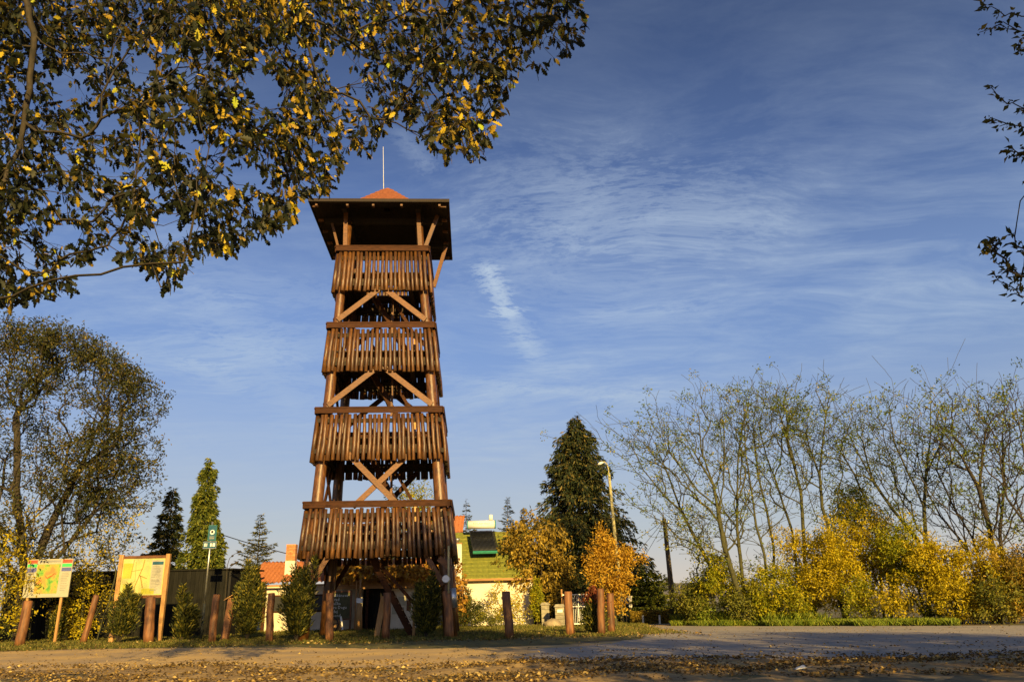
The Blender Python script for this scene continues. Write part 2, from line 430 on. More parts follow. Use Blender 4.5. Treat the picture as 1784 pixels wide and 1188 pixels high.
def grow(lines, A, step=.35, wpath=.25, jit=.05, rs=RS, bend=.35, sort_from=None, ang=.65):
    """Tree skeleton. lines: polylines (first starts at the root); A: crown points, each joined to the cheapest node."""
    pos, par, pl, dr = [], [], [], []
    for li, ln in enumerate(lines):
        ln = [np.array(p, float) for p in ln]
        if li == 0:
            pos.append(ln[0]); par.append(-1); pl.append(0.0); dr.append(ln[1] - ln[0]); last = 0
        else:
            last = int(np.argmin(np.linalg.norm(np.array(pos) - ln[0], axis=1)))
        for q in ln[1:]:
            p0 = pos[last].copy(); d = np.linalg.norm(q - p0); k = max(1, int(d / step))
            for j in range(1, k + 1):
                x = p0 + (q - p0) * j / k + (rs.normal(0, jit * .5, 3) if j < k else 0)
                pl.append(pl[last] + np.linalg.norm(x - pos[last])); dr.append(x - pos[last]); pos.append(x); par.append(last); last = len(pos) - 1
    cap = len(pos) + 12 * len(A) + 50
    POS = np.zeros((cap, 3)); POS[:len(pos)] = pos; PL = np.zeros(cap); PL[:len(pl)] = pl; DR = np.zeros((cap, 3)); DR[:len(dr)] = unit(np.array(dr)); n = len(pos)
    src = np.array(sort_from if sort_from is not None else pos[0])
    A = A[np.argsort(np.linalg.norm(A - src, axis=1))]
    tips = []
    for p in A:
        dv = p - POS[:n]; d = np.linalg.norm(dv, axis=1)
        cosv = (dv * DR[:n]).sum(1) / np.maximum(d, 1e-6)
        c = d * (1.7 - ang * cosv) + wpath * PL[:n]
        i = int(np.argmin(c)); d0 = d[i]
        if n + 14 > cap: break
        k = int(min(10, max(1, round(d0 / step)))); p0 = POS[i].copy(); c1 = p0 + DR[i] * d0 * bend
        last = i
        for j in range(1, k + 1):
            t = j / k
            x = (1 - t) ** 2 * p0 + 2 * t * (1 - t) * c1 + t * t * p
            if j < k: x = x + rs.normal(0, jit, 3)
            POS[n] = x; dd = x - POS[last]; ll = np.linalg.norm(dd); DR[n] = dd / max(ll, 1e-6); PL[n] = PL[last] + ll
            par.append(last); last = n; n += 1
        tips.append(last)
    par = np.array(par)
    return POS[:n], par, DR[:n], np.array(tips, dtype=int)


def wood(POS, par, rtip=.008, power=.5, rmax=None, big=7):
    n = len(POS); cnt = np.zeros(n); haschild = np.zeros(n, bool); haschild[par[1:]] = True
    cnt[~haschild] = 1
    for i in range(n - 1, 0, -1): cnt[par[i]] += cnt[i]
    rad = rtip * cnt ** power
    if rmax: rad = np.minimum(rad, rmax)
    idx = np.arange(1, n); a, b = POS[par[idx]], POS[idx]; ra, rb = rad[par[idx]], rad[idx]
    ra = np.minimum(ra, rb * 1.5)
    Vs, Fs, off = [], [], 0
    for sides, sel in ((big, rb > .05), (5, (rb <= .05) & (rb > .02)), (3, rb <= .02)):
        if not sel.any(): continue
        A_, B_, r0, r1 = a[sel], b[sel], ra[sel], rb[sel]
        D = unit(B_ - A_); S, Nn = frames(D, np.zeros(len(D)))
        th = np.arange(sides) * 2 * np.pi / sides
        ring = np.cos(th)[None, :, None] * S[:, None] + np.sin(th)[None, :, None] * Nn[:, None]
        V = np.concatenate([A_[:, None] - D[:, None] * r0[:, None, None] * .3 + ring * r0[:, None, None], B_[:, None] + ring * r1[:, None, None]], axis=1)
        m = len(A_); k = np.arange(sides); q = np.stack([k, (k + 1) % sides, (k + 1) % sides + sides, k + sides], 1)
        Fs.append((off + np.arange(m)[:, None, None] * 2 * sides + q[None]).reshape(-1, 4)); Vs.append(V.reshape(-1, 3)); off += m * 2 * sides
    return np.concatenate(Vs), [np.concatenate(Fs)], rad


def tip_leaves(POS, DR, tips, per, size, spread, rs=RS, droop=.4, oak=False, width=.45, wild=.8):
    i = np.repeat(tips, per); P = POS[i] + rs.normal(0, spread, (len(i), 3))
    D = DR[i] * .8 + rs.normal(0, wild, (len(i), 3)); D[:, 2] -= droop
    sz = size * rs.uniform(.65, 1.2, len(i))
    V, F, a = leaves(P, D, sz, width=width, oak=oak, rs=rs)
    tr = np.repeat(rs.rand(len(tips)), per); tr = np.concatenate([tr, tr])
    return V, F, np.clip(.5 * a + .5 * tr + .08 * rs.normal(0, 1, len(a)), 0, 1)


def plant(name, label, cat, base, lines, A, leafm, bark='barkdark', per=8, size=.12, spread=.12, rtip=.008, power=.5, group=None, step=.35, wpath=.25, jit=.05,
          droop=.4, frac=1.0, oak=False, rs=RS, crown='crown', trunkname='trunk', width=.45, wild=.8, sort_from=None, extra=None, bend=.35, ang=.65):
    base = np.array(base, float)
    P, par, DR, tips = grow(lines, A, step, wpath, jit, rs, bend=bend, sort_from=sort_from, ang=ang)
    t = thing(name, label, cat, tuple(base), group=group)
    V, F, rad = wood(P, par, rtip, power)
    obj(trunkname, mesh(trunkname, V - base, F, M[bark], smooth=True), t)
    tp = tips if frac >= 1 else tips[rs.rand(len(tips)) < frac]
    V, F, at_ = tip_leaves(P, DR, tp, per, size, spread, rs, droop, oak, width, wild)
    if extra is not None:
        V2, F2, a2 = extra; F = [np.concatenate([F[0], F2[0] + len(V)])]; V = np.concatenate([V, V2]); at_ = np.concatenate([at_, a2])
    obj(crown, mesh(crown, V - base, F, LEAF[leafm], att=at_), t)
    return t


def ell(n, c, r, rs=RS, inner=.25):
    d = unit(rs.normal(0, 1, (n, 3))); k = (inner + (1 - inner) * rs.rand(n)) ** .6
    return np.array(c) + d * np.array(r) * k[:, None]


def lumpy(A, k=.9, cut=.35, rs=RS):
    """drop crown points in a wandering field so that the crown breaks into boughs with gaps between"""
    p = rs.rand(6) * 6.28
    v = np.sin(A[:, 0] * k + p[0] + 1.3 * np.sin(A[:, 2] * k * .8 + p[1])) * np.sin(A[:, 2] * k * 1.2 + p[2] + np.sin(A[:, 0] * k * .7 + p[3])) + .6 * np.sin(A[:, 1] * k * 1.4 + p[4]) * np.sin(A[:, 0] * k * 2.1 + p[5])
    return A[rs.rand(len(A)) < np.clip(.62 + v * 1.1, cut * .25, 1)]


def shrub(name, label, base, w, h, leafm, n=110, per=26, size=.13, spread=.14, depth=None, group=None, cat='bush', bark='barkmoss', rs=RS, stems=5, droop=.2, zlow=.12, **k):
    base = np.array(base, float); d = depth or w
    A = ell(n, (base[0], base[1], base[2] + h * .5), (w / 2, d / 2, h / 2), rs, .1)
    # lumpy outline
    ph = rs.rand(3) * 6.28
    A[:, 2] *= 1 + .10 * np.sin(A[:, 0] * 2.1 + ph[0]); A[:, 0] += .12 * w * np.sin(A[:, 2] * 1.7 + ph[1])
    A = A[(A[:, 2] > base[2] + zlow)]
    A = lumpy(A, 2.6, 1.0, rs)
    sh = A[A[:, 2] > base[2] + h * .7]; sh = sh[rs.rand(len(sh)) < .35]
    if len(sh): A = np.concatenate([A, sh + np.stack([rs.normal(0, .08, len(sh)), rs.normal(0, .05, len(sh)), rs.uniform(.15, .5, len(sh)) * min(1, h / 2)], 1)])
    lines = [[base, base + [0, 0, .15]]]
    for s in range(stems):
        a = rs.rand() * 6.28; e = base + [math.cos(a) * w * .2, math.sin(a) * d * .2, h * rs.uniform(.4, .7)]
        lines.append([base + [0, 0, .1], (base + e) / 2 + [rs.normal(0, .05), 0, 0], e])
    return plant(name, label, cat, base, lines, A, leafm, bark, per, size, spread, group=group, rs=rs, droop=droop, **k)


def conifer(name, label, base, H, Rr, leafm, nb=150, z0=.4, droop=.35, nl=18000, size=.22, width=.28, group=None, power=.85, cat='conifer tree', rs=RS, hang=.5, bottom=1.0, trunk_r=.14, ragged=.18, lean=(0, 0)):
    base = np.array(base, float)
    u = np.sort(rs.rand(nb) ** 1.15); z = z0 + (H - z0) * u
    Lb = Rr * (1 - u) ** power * (1 + rs.normal(0, ragged, nb)); Lb *= np.minimum(1, bottom + u * 3); Lb = np.maximum(Lb, .08)
    az = np.arange(nb) * 2.39996 + rs.normal(0, .2, nb)
    rise = .25 * u + rs.normal(0, .06, nb)
    w = Lb / Lb.sum(); bi = rs.choice(nb, nl, p=w); t = rs.rand(nl) ** .7
    out_ = np.stack([np.cos(az), np.sin(az), np.zeros(nb)], 1)

    def pt(i, t): return out_[i] * (Lb[i] * t)[:, None] + np.stack([lean[0] * z[i], lean[1] * z[i], z[i] + Lb[i] * (rise[i] * t - droop * t * t * (1 - .5 * u[i]))], 1)
    P = pt(bi, t)
    side = np.cross(out_[bi], [0, 0, 1]); sw = rs.normal(0, 1, nl); fan = .28 * Lb[bi] * (1.05 - t) + .05
    P = P + side * (sw * fan * .6)[:, None]; P[:, 2] -= np.abs(rs.normal(0, 1, nl)) * hang * .22
    D = out_[bi] * .8 + side * (sw * .6)[:, None] + rs.normal(0, .25, (nl, 3)); D[:, 2] -= hang * rs.rand(nl)
    V, F, a = leaves(P, D, size * rs.uniform(.6, 1.25, nl), width=width, rs=rs, fold=.05)
    o = thing(name, label, cat, tuple(base), group=group)
    obj('crown', mesh('crown', V, F, LEAF[leafm], att=a), o)
    mb = MB(); mb.tube([(0, 0, 0), (lean[0] * H * .5, lean[1] * H * .5, H * .5), (lean[0] * H, lean[1] * H, H * .99)], [trunk_r, trunk_r * .6, .012], 7)
    for i in range(0, nb, 2):
        ii = np.array([i, i, i]); q = pt(ii, np.array([0, .5, .95])); mb.tube([tuple(x) for x in q], [.02 + .012 * Lb[i], .015, .006], 3, False)
    mb.build('trunk', M['barkdark'], o, smooth=True)
    return o


def yew(name, label, base, H, Rr, leafm='yew', n=5000, shoots=16, size=.10, group=None, rs=RS, taper=.5, cat='bush', lean=(0, 0), width=.3, bare=.12):
    """upright column of shoots"""
    base = np.array(base, float); o = thing(name, label, cat, tuple(base), group=group); n = int(n * .72); size *= 1.45
    a = rs.rand(shoots) * 6.28; rr = Rr * np.sqrt(rs.rand(shoots)) * .85; hh = H * (1 - taper * (rr / Rr) ** 2 * rs.uniform(.3, 1.2, shoots)) * rs.uniform(.68, 1.0, shoots); hh[0] = H
    x0 = np.stack([np.cos(a) * rr, np.sin(a) * rr, hh], 1); x0[:, 0] += lean[0] * H; x0[:, 1] += lean[1] * H
    si = rs.choice(shoots, n, p=hh / hh.sum()); t = bare + (1 - bare) * rs.rand(n)
    c = np.stack([x0[si, 0] * np.sin(t * 1.5), x0[si, 1] * np.sin(t * 1.5), hh[si] * t], 1)
    th = rs.rand(n) * 6.28; w = (.06 + .13 * np.sin(np.pi * np.minimum(1, t * 1.1)) * (Rr / .4)) * (.25 + 1.1 * rs.rand(n) ** 1.5) * (1 + .45 * np.sin(t * 17 + si * 2.1))
    P = c + np.stack([np.cos(th) * w, np.sin(th) * w, rs.normal(0, .03, n)], 1)
    D = np.stack([np.cos(th) * .6, np.sin(th) * .6, rs.uniform(.3, 1.2, n)], 1)
    V, F, at_ = leaves(P, D, size * rs.uniform(.6, 1.3, n), width=width, rs=rs, fold=.05)
    obj('foliage', mesh('foliage', V, F, LEAF[leafm], att=at_), o)
    mb = MB()
    for i in range(shoots):
        mb.tube([(x0[i, 0] * math.sin(q * 1.5), x0[i, 1] * math.sin(q * 1.5), hh[i] * q) for q in (0, .3, .6, .97)], [.022, .016, .011, .004], 4, False)
    mb.build('stem', M['barkdark'], o)
    return o


# ------------------------------------------------------------------ ground
def sheet_mesh(name, outline, z, m, rough_edge=.25, cell=None):
    """flat ground sheet with a wavering outline given in ground metres"""
    pts = []; k = len(outline)
    for i in range(k):
        a, b = Vector(outline[i][:2]), Vector(outline[(i + 1) % k][:2]); ln = (b - a).length; s = max(1, min(60, int(ln / .7)))
        nn = Vector((-(b - a).y, (b - a).x)).normalized()
        for j in range(s):
            p = a + (b - a) * j / s
            w = 0 if (ln > 60) else rnd.uniform(-1, 1) * rough_edge + math.sin(p.x * 1.3 + p.y) * rough_edge * .7
            pts.append((p.x + nn.x * w, p.y + nn.y * w, z))
    return tag(MB().poly(pts).build(name, m), kind='structure')


tag(MB().poly([(-4000, -4000, 0), (4000, -4000, 0), (4000, 4000, 0), (-4000, 4000, 0)]).build('ground', M['field']), kind='structure')
g = lambda x, y: tuple(gp(x, y))[:2]
sheet_mesh('lawn', [(-32, 24.5), g(470, 1127)[:2], g(700, 1128), g(900, 1125), g(1060, 1116), (5.5, 27.5), (8, 34), (8, 46), (-32, 48)], .004, M['lawn'])
sheet_mesh('path', [(-34, 26.5), (-14, 26.0), g(300, 1128), g(470, 1128), g(700, 1130), g(890, 1128), g(1060, 1118), (6.0, 26.5), (4.2, 36), (6.0, 41.5), (9.5, 41.5), (9.4, 35.5), (12, 18), (3, 14), (-1, 14.2), (-6, 14.6), (-12, 15), (-34, 13)], .008, M['path'])
sheet_mesh('gravel_road', [g(1130, 1091), (7.8, 36.5), (9.6, 34.2), (13.5, 31), (19, 26.5), (40, 14), (40, 2), (12, 8), g(1560, 1146), g(1250, 1150), g(900, 1152), g(930, 1133), g(1080, 1118), (5.4, 30)], .012, M['road'])

# rough leaf-covered foreground, gently lumpy
nx, ny = 330, 110
gx, gy = np.meshgrid(np.linspace(-17, 19, nx), np.linspace(8.5, 18.5, ny))
zz = np.zeros_like(gx)
for k in range(26):
    a = RS.rand() * 6.28; fr = 1.2 * 1.22 ** (k % 13); zz += np.sin(gx * math.cos(a) * fr + gy * math.sin(a) * fr + RS.rand() * 6.28) * .055 / fr ** .75
edge = 15.9 + .5 * np.sin(gx * .7) + .3 * np.sin(gx * 2.3 + 1) - .10 * gx * (gx > 0) + (gx < -3) * (-(gx + 3)) * .18
fade = np.clip((edge - gy) / 1.2, 0, 1)
zz = (zz * .22 + .02 + .012 * RS.rand(*zz.shape)) * fade - .05 * (1 - fade)
V = np.stack([gx, gy, zz], -1).reshape(-1, 3)
ii = (np.arange(ny - 1)[:, None] * nx + np.arange(nx - 1)[None]).ravel()
tag(obj('dirt_ground', mesh('dirt_ground', V, [np.stack([ii, ii + 1, ii + nx + 1, ii + nx], 1)], M['dirt'], smooth=True)), kind='structure')


def zlump(x, y):
    i = np.clip(((x + 17) / 36 * (nx - 1)).astype(int), 0, nx - 1); j = np.clip(((y - 8.5) / 10 * (ny - 1)).astype(int), 0, ny - 1)
    return np.maximum(zz[j, i], 0)


def litter(name, n, x0, x1, y0, y1, size, clump=1.0, lift=.02, label=None, keep=None):
    x, y = RS.uniform(x0, x1, n), RS.uniform(y0, y1, n)
    if clump:
        dn = np.sin(x * 1.1 + 2) * np.sin(y * 2.3 + x * .4) + .7 * np.sin(x * 3.1 + y * 1.3) * np.sin(y * 4.7)
        k = RS.rand(n) < np.clip(.45 + clump * .5 * dn, .06, 1); x, y = x[k], y[k]
    if keep is not None: k = keep(x, y); x, y = x[k], y[k]
    n = len(x)
    P = np.stack([x, y, zlump(x, y) + .012 + np.abs(RS.normal(0, lift, n))], 1)
    th = RS.rand(n) * 6.28; D = np.stack([np.cos(th), np.sin(th), RS.normal(0, .3, n)], 1)
    V, F, a = leaves(P, D, size * RS.uniform(.5, 1.3, n), width=.6, fold=.22, roll=RS.normal(0, .6, n), curl=-.1)
    return tag(obj(name, mesh(name, V, F, LEAF['litter'], att=a)), kind='stuff')


litter('fallen_leaves', 95000, -15, 16, 11, 18.5, .062, 1.7, keep=lambda x, y: RS.rand(len(x)) < (.62 + .38 * (x > -1)) * np.clip((16.7 + (x < -3) * (-(x + 3)) * .2 - .12 * np.maximum(x, 0) - y) / 2.2, .05, 1))
litter('fallen_leaves', 9000, -22, 18, 17, 31, .06, 1.0, lift=.006, keep=lambda x, y: RS.rand(len(x)) < .45)
litter('fallen_leaves', 15000, -26, 6, 25, 37, .09, .8, lift=.03)


def grass(name, n, fn, hgt, mat, w=.02, lean=.35):
    x, y = fn(n); n = len(x); h = hgt * RS.uniform(.4, 1.3, n)
    th = RS.rand(n) * 6.28; D = np.stack([np.cos(th) * lean, np.sin(th) * lean, np.ones(n)], 1)
    V, F, a = leaves(np.stack([x, y, np.zeros(n)], 1), D, h, width=w / hgt, fold=.02, curl=.2, roll=RS.rand(n) * 3)
    return tag(obj(name, mesh(name, V, F, LEAF[mat], att=a)), kind='stuff')


def tufts(x0, x1, y0, y1, keep=None):
    def f(n):
        k = n // 12; cx, cy = RS.uniform(x0, x1, k), RS.uniform(y0, y1, k)
        i = RS.randint(0, k, n); x, y = cx[i] + RS.normal(0, .09, n), cy[i] + RS.normal(0, .09, n)
        if keep: m = keep(x, y); x, y = x[m], y[m]
        return x, y
    return f


grass('grass', 60000, tufts(-24, 5.5, 25.6, 37, lambda x, y: y > 25.2 + np.maximum(0, x + 8) * .15 + .5 * np.sin(x * 1.7)), .10, 'grass')
grass('grass', 22000, tufts(-24, 6, 37, 44.5), .13, 'grass', .03)
V1, V2 = gp(1185, 1090), gp(1610, 1092)


def verge(n):
    k = n // 20; tc_, oc_ = RS.rand(k), RS.rand(k) ** 1.5 * 3.2; i = RS.randint(0, k, n)
    t = np.clip(tc_[i] + RS.normal(0, .012, n), 0, 1); o_ = oc_[i] + RS.normal(0, .12, n) + .3 * np.sin(t * 23)
    return V1.x - .3 + (15.6 - V1.x) * t + o_ * .5 + .2 * np.sin(t * 40), 37.6 + (29.6 - 37.6) * t + o_ + RS.normal(0, .1, n)


grass('verge_grass', 52000, verge, .24, 'freshgrass', .03, .6)

def verge2(n):
    x, y = verge(n); k = (x < 12.5) & (RS.rand(n) < .8); return x[k], y[k] + .8


grass('verge_grass', 9000, verge2, .5, 'freshgrass', .03, .5)

# ------------------------------------------------------------------ the watchtower
CX = lambda z: -5.05 - .021 * z
CY = 31.35
DY = 0.96   # the plan is a little wider than deep
tower = thing('watchtower', 'tall brown log watchtower with four slatted decks and a wide flat-eaved roof', 'watchtower', (-5.05, CY, 0), R(3.2))
T0 = Vector((-5.05, CY, 0))
LEVELS = [(4.70, 2.72, 2.56, 2.70, 27), (8.25, 6.22, 2.31, 2.44, 25), (11.76, 9.72, 2.04, 2.17, 23), (15.20, 13.18, 1.82, 1.94, 21)]


def tl(p): return Vector(p) - T0


def sq(v): return Vector((v.x, v.y * DY, v.z))


log_meshes = []
for k in range(9):
    mb = MB(); pts, rr = [], []; r0 = rnd.uniform(.060, .081); bx, by = rnd.uniform(-.03, .03), rnd.uniform(-.02, .02)
    for j in range(4):
        t = j / 3; pts.append((bx * math.sin(t * 3.1) + rnd.uniform(-.008, .008), by * math.sin(t * 4), t)); rr.append(r0 * (1.06 - .12 * t) * rnd.uniform(.93, 1.07))
    mb.tube(pts, rr, 7); log_meshes.append(mb.mesh('log', M['log'], True))
half = {}
for side in (0, 1, 3, 2):      # front, right, left, back; the logs of the left side are joined (limit of separate pieces)
    ang = (0, math.pi / 2, math.pi, -math.pi / 2)[side]     # 0 front(-Y) 1 right(+X) 2 back 3 left
    rot = Matrix.Rotation(ang, 4, 'Z')
    for (zr, zb, ht, hb, n) in LEVELS:
        cx = Vector((CX((zr + zb) / 2) - T0.x, 0, 0))
        mb = MB()
        w = lambda x, y, z: sq(rot @ Vector((x, y, z))) + Vector((CX(z) - T0.x, 0, 0))
        ext = .10 if side in (0, 2) else .02
        # capping board, fascia under it, two battens behind the logs
        for (x0, x1, y0, y1, z0, z1) in ((-ht - ext, ht + ext, -ht - .15, -ht + .04, zr - .03, zr + .02), (-ht - ext + .02, ht + ext - .02, -ht - .135, -ht - .10, zr - .22, zr - .033)):
            mb.quad_box([w(x0, y0, z0), w(x1, y0, z0), w(x1, y1, z0), w(x0, y1, z0), w(x0, y0, z1), w(x1, y0, z1), w(x1, y1, z1), w(x0, y1, z1)])
        rail = mb.build('railing', M['rail'], tower)
        mb = MB()
        for zz_ in (zr - .55, zb + .30):
            h_ = ht + (hb - ht) * (zr - zz_) / (zr - zb)
            mb.quad_box([w(-h_, -h_ + .10, zz_), w(h_, -h_ + .10, zz_), w(h_, -h_ + .18, zz_), w(-h_, -h_ + .18, zz_), w(-h_, -h_ + .10, zz_ + .16), w(h_, -h_ + .10, zz_ + .16), w(h_, -h_ + .18, zz_ + .16), w(-h_, -h_ + .18, zz_ + .16)])
        mb.build('batten', M['soffit'], rail)  # near-black, so the shade between the logs is held in colour
        jm = MB()
        for i in range(n):
            u = (-1 + 2 * (i + .5) / n) * (1 - .03) + rnd.uniform(-.012, .012)
            a = w(u * hb, -hb - .04, zb + rnd.uniform(-.03, .03)); b = w(u * ht, -ht - .03, zr - .26 + rnd.uniform(-.02, .03))
            if side == 3:
                jm.tube([a, (a + b) / 2, b], [.094, .090, .086], 6)
            else:
                d = b - a; q = Vector((0, 0, 1)).rotation_difference(d.normalized())
                o = obj('log', rnd.choice(log_meshes), rail, a, (q @ Matrix.Rotation(rnd.uniform(0, 6.28), 3, 'Z').to_quaternion()).to_euler())
                s = rnd.uniform(.88, 1.12) * (1.2 if side == 2 else 1.0); o.scale = (s, s, d.length)
        if side == 3: tag(jm.build('log_row', M['log'], rail, True), kind='stuff')

# legs
for sx, sy in ((-1, -1), (1, -1), (1, 1), (-1, 1)):
    pts, rr = [], []
    for z in (0, 1.4, 2.8, 4.3, 6, 7.8, 9.6, 11.4, 13.2, 15.2, 16.55 if sy < 0 else 16.8):
        hw = 2.56 - .066 * z; pts.append((CX(z) - T0.x + sx * hw + rnd.uniform(-.02, .02), DY * .95 * sy * hw + rnd.uniform(-.02, .02), z)); rr.append((.25 - .006 * z) * rnd.uniform(.96, 1.05))
    MB().tube(pts, rr, 14).build('leg', M['leg'], tower, True)

# decks of boards on joists, with a stair opening
for li, (zr, zb, ht, hb, n) in enumerate(LEVELS):
    zf = zr - 1.16; hw = (ht + hb) / 2 - .12; cx = CX(zf) - T0.x
    nb_ = 12; hy = hw * DY; bw = 2 * hy / nb_
    for i in range(nb_):
        y0 = -hy + i * bw
        hole = -.5 < y0 + bw / 2 < .75
        if hole:
            box_part('floor_board', M['deck'], tower, cx - hw, cx - .95, y0 + .006, y0 + bw - .006, zf, zf + .05)
            box_part('floor_board', M['deck'], tower, cx + 1.0, cx + hw, y0 + .006, y0 + bw - .006, zf, zf + .05)
        else:
            box_part('floor_board', M['deck'], tower, cx - hw, cx + hw, y0 + .006, y0 + bw - .006, zf, zf + .05)
    for x in (-hw + .1, -1.02, 1.06, hw - .1):
        box_part('floor_beam', M['deck'], tower, cx + x - .09, cx + x + .09, -hy, hy, zf - .24, zf - .004)
    for y in (-hy + .08, hy - .08):
        box_part('floor_beam', M['deck'], tower, cx - hw, cx + hw, y - .09, y + .09, zf - .46, zf - .245)

# diagonal braces: inverted V above, crossed on the lowest opening
def brace(a, b, side, w=.21, t=.07, m='brace'):
    m = m if side == 0 else 'rail'  # side and back braces: tower's inner shade put into a darker board colour
    rot = Matrix.Rotation((0, math.pi / 2, math.pi, -math.pi / 2)[side], 4, 'Z')
    f = lambda p: sq(rot @ Vector(p)) + Vector((CX(p[2]) - T0.x, 0, 0))
    n = rot @ Vector((0, 1, 0))
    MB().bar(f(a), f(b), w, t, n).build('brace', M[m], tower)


for side in range(4):
    for zlo, zhi, x1 in ((8.55, 9.80, .26), (12.1, 13.28, .14)):
        y = -(2.56 - .066 * zlo) - .16
        X = 2.56 - .066 * zlo - .02
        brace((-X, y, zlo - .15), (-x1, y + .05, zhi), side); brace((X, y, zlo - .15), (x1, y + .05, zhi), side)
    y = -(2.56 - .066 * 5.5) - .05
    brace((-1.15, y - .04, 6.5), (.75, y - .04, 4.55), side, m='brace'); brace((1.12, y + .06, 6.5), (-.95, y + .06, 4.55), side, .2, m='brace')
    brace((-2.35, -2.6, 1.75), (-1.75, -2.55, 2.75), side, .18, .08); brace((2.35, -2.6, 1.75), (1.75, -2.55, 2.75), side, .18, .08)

# stairs: one flight per storey, each rising to the left, with a handrail
for k, (z0, z1) in enumerate(((0, 3.54), (3.59, 7.09), (7.14, 10.6), (10.65, 14.04))):
    x0 = CX(z0) - T0.x + 1.15; x1 = CX(z1) - T0.x - .75; yy = -1.2 if k == 0 else -.38
    for dy, nm in ((0, 'stair_stringer'), (.9, 'stair_stringer')):
        MB().bar((x0, yy + dy, z0), (x1, yy + dy, z1), .2, .06).build(nm, M['rail'], tower)  # dark board colour takes in the shade inside the tower
    ns = 15
    for i in range(1, ns):
        t = i / ns; x, z = x0 + (x1 - x0) * t, z0 + (z1 - z0) * t
        box_part('stair_tread', M['brace'], tower, x - .13, x + .13, yy + .035, yy + .865, z - .02, z + .02)
    MB().bar((x0 + .05, yy - .04, z0 + 1.15), (x1 + .2, yy - .04, z1 + (.75 if k else -.4)), .12, .06).build('handrail', M['rail'], tower)
    MB().bar((x0 + .05, yy - .04, z0 + (0.0)), (x0 + .05, yy - .04, z0 + 1.2), .11, .09, (1, 0, 0)).build('handrail_post', M['post'], tower)
    if k: MB().bar((x0 - .9, yy - .04, z0 + 1.2), (x0 - .9, yy - .04, z0 + 2.9), .11, .09, (1, 0, 0)).build('handrail_post', M['brace'], tower)

# roof: wide low hipped roof, steeper tiled cap, dark boarding beneath
rcx, rz, E_ = CX(16.7) - T0.x - .05, 16.74, 2.80
ry = .0
roofm = MB()
HC = 1.15
zc2 = rz + .86
def ring(h, z): return [(rcx - h, ry - h, z), (rcx + h, ry - h, z), (rcx + h, ry + h, z), (rcx - h, ry + h, z)]
soff = MB(); a, b = ring(E_ - .03, rz), ring(.15, rz + 1.15)
for i in range(4):
    j = (i + 1) % 4; nbd = 14
    for k in range(nbd):
        t0, t1 = k / nbd, (k + .94) / nbd
        P = [Vector(a[i]).lerp(Vector(b[i]), t0), Vector(a[j]).lerp(Vector(b[j]), t0), Vector(a[j]).lerp(Vector(b[j]), t1), Vector(a[i]).lerp(Vector(b[i]), t1)]
        soff.quad_box([p - Vector((0, 0, .02)) for p in P] + [p + Vector((0, 0, .02)) for p in P])
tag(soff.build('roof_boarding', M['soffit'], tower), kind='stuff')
# tile courses as stepped rings
rt_ = MB(); nc = 9
A_, B_ = ring(E_, rz + .07), ring(HC, zc2)
for k in range(nc):
    t0, t1 = k / nc, (k + 1) / nc
    for i in range(4):
        j = (i + 1) % 4
        P = [Vector(A_[i]).lerp(Vector(B_[i]), t0), Vector(A_[j]).lerp(Vector(B_[j]), t0), Vector(A_[j]).lerp(Vector(B_[j]), t1), Vector(A_[i]).lerp(Vector(B_[i]), t1)]
        rt_.quad_box([P[0], P[1], P[2] - Vector((0, 0, .02)), P[3] - Vector((0, 0, .02)), P[0] + Vector((0, 0, .06)), P[1] + Vector((0, 0, .06)), P[2] + Vector((0, 0, .03)), P[3] + Vector((0, 0, .03))])
M['captile'] = material('dark_red_clay_tile', (.15, .045, .018), (.25, .08, .03), .7, 9, (1, 1, 1), .3, .01, .12)
roof = rt_.build('roof', M['captile'], tower)
cap = MB(); A_, B_ = ring(HC + .06, zc2 + .02), ring(.14, zc2 + 1.22)
for k in range(6):
    t0, t1 = k / 6, (k + 1) / 6
    for i in range(4):
        j = (i + 1) % 4
        P = [Vector(A_[i]).lerp(Vector(B_[i]), t0), Vector(A_[j]).lerp(Vector(B_[j]), t0), Vector(A_[j]).lerp(Vector(B_[j]), t1), Vector(A_[i]).lerp(Vector(B_[i]), t1)]
        cap.quad_box([P[0], P[1], P[2] - Vector((0, 0, .02)), P[3] - Vector((0, 0, .02)), P[0] + Vector((0, 0, .06)), P[1] + Vector((0, 0, .06)), P[2] + Vector((0, 0, .03)), P[3] + Vector((0, 0, .03))])
cap.build('roof_cap', M['captile'], roof)
MB().tube([(rcx, ry, zc2 + 1.2), (rcx, ry, zc2 + 1.30)], [.2, .12], 8).build('ridge_cap', M['rooftile'], roof)
for i in range(4):
    p, q = Vector(ring(E_ + .03, rz + .04)[i]), Vector(ring(E_ + .03, rz + .04)[(i + 1) % 4])
    d = (q - p).normalized() * .03
    MB().bar(p + d * (1 if i % 2 else -1), q - d * (1 if i % 2 else -1), .14, .05, (0, 0, 1) if False else Vector((0, 0, 1)).cross((q - p).normalized())).build('eaves_board', M['soffit'], roof)
for i, (ux, uy) in enumerate(((0, -1), (1, 0), (0, 1), (-1, 0))):
    for s in (-2.55, -1.3, -.25, .9, 2.45):
        x, y = rcx + ux * (E_ - .2) + (s if uy else 0), ry + uy * (E_ - .2) + (s if ux else 0)
        bb = Vector((ux, uy, 0))
        MB().bar((x - ux * .1, y - uy * .1, rz - .07), (x + ux * .12, y + uy * .12, rz - .09), .09, .10, (0, 0, 1)).build('rafter_end', M['brace'], roof)
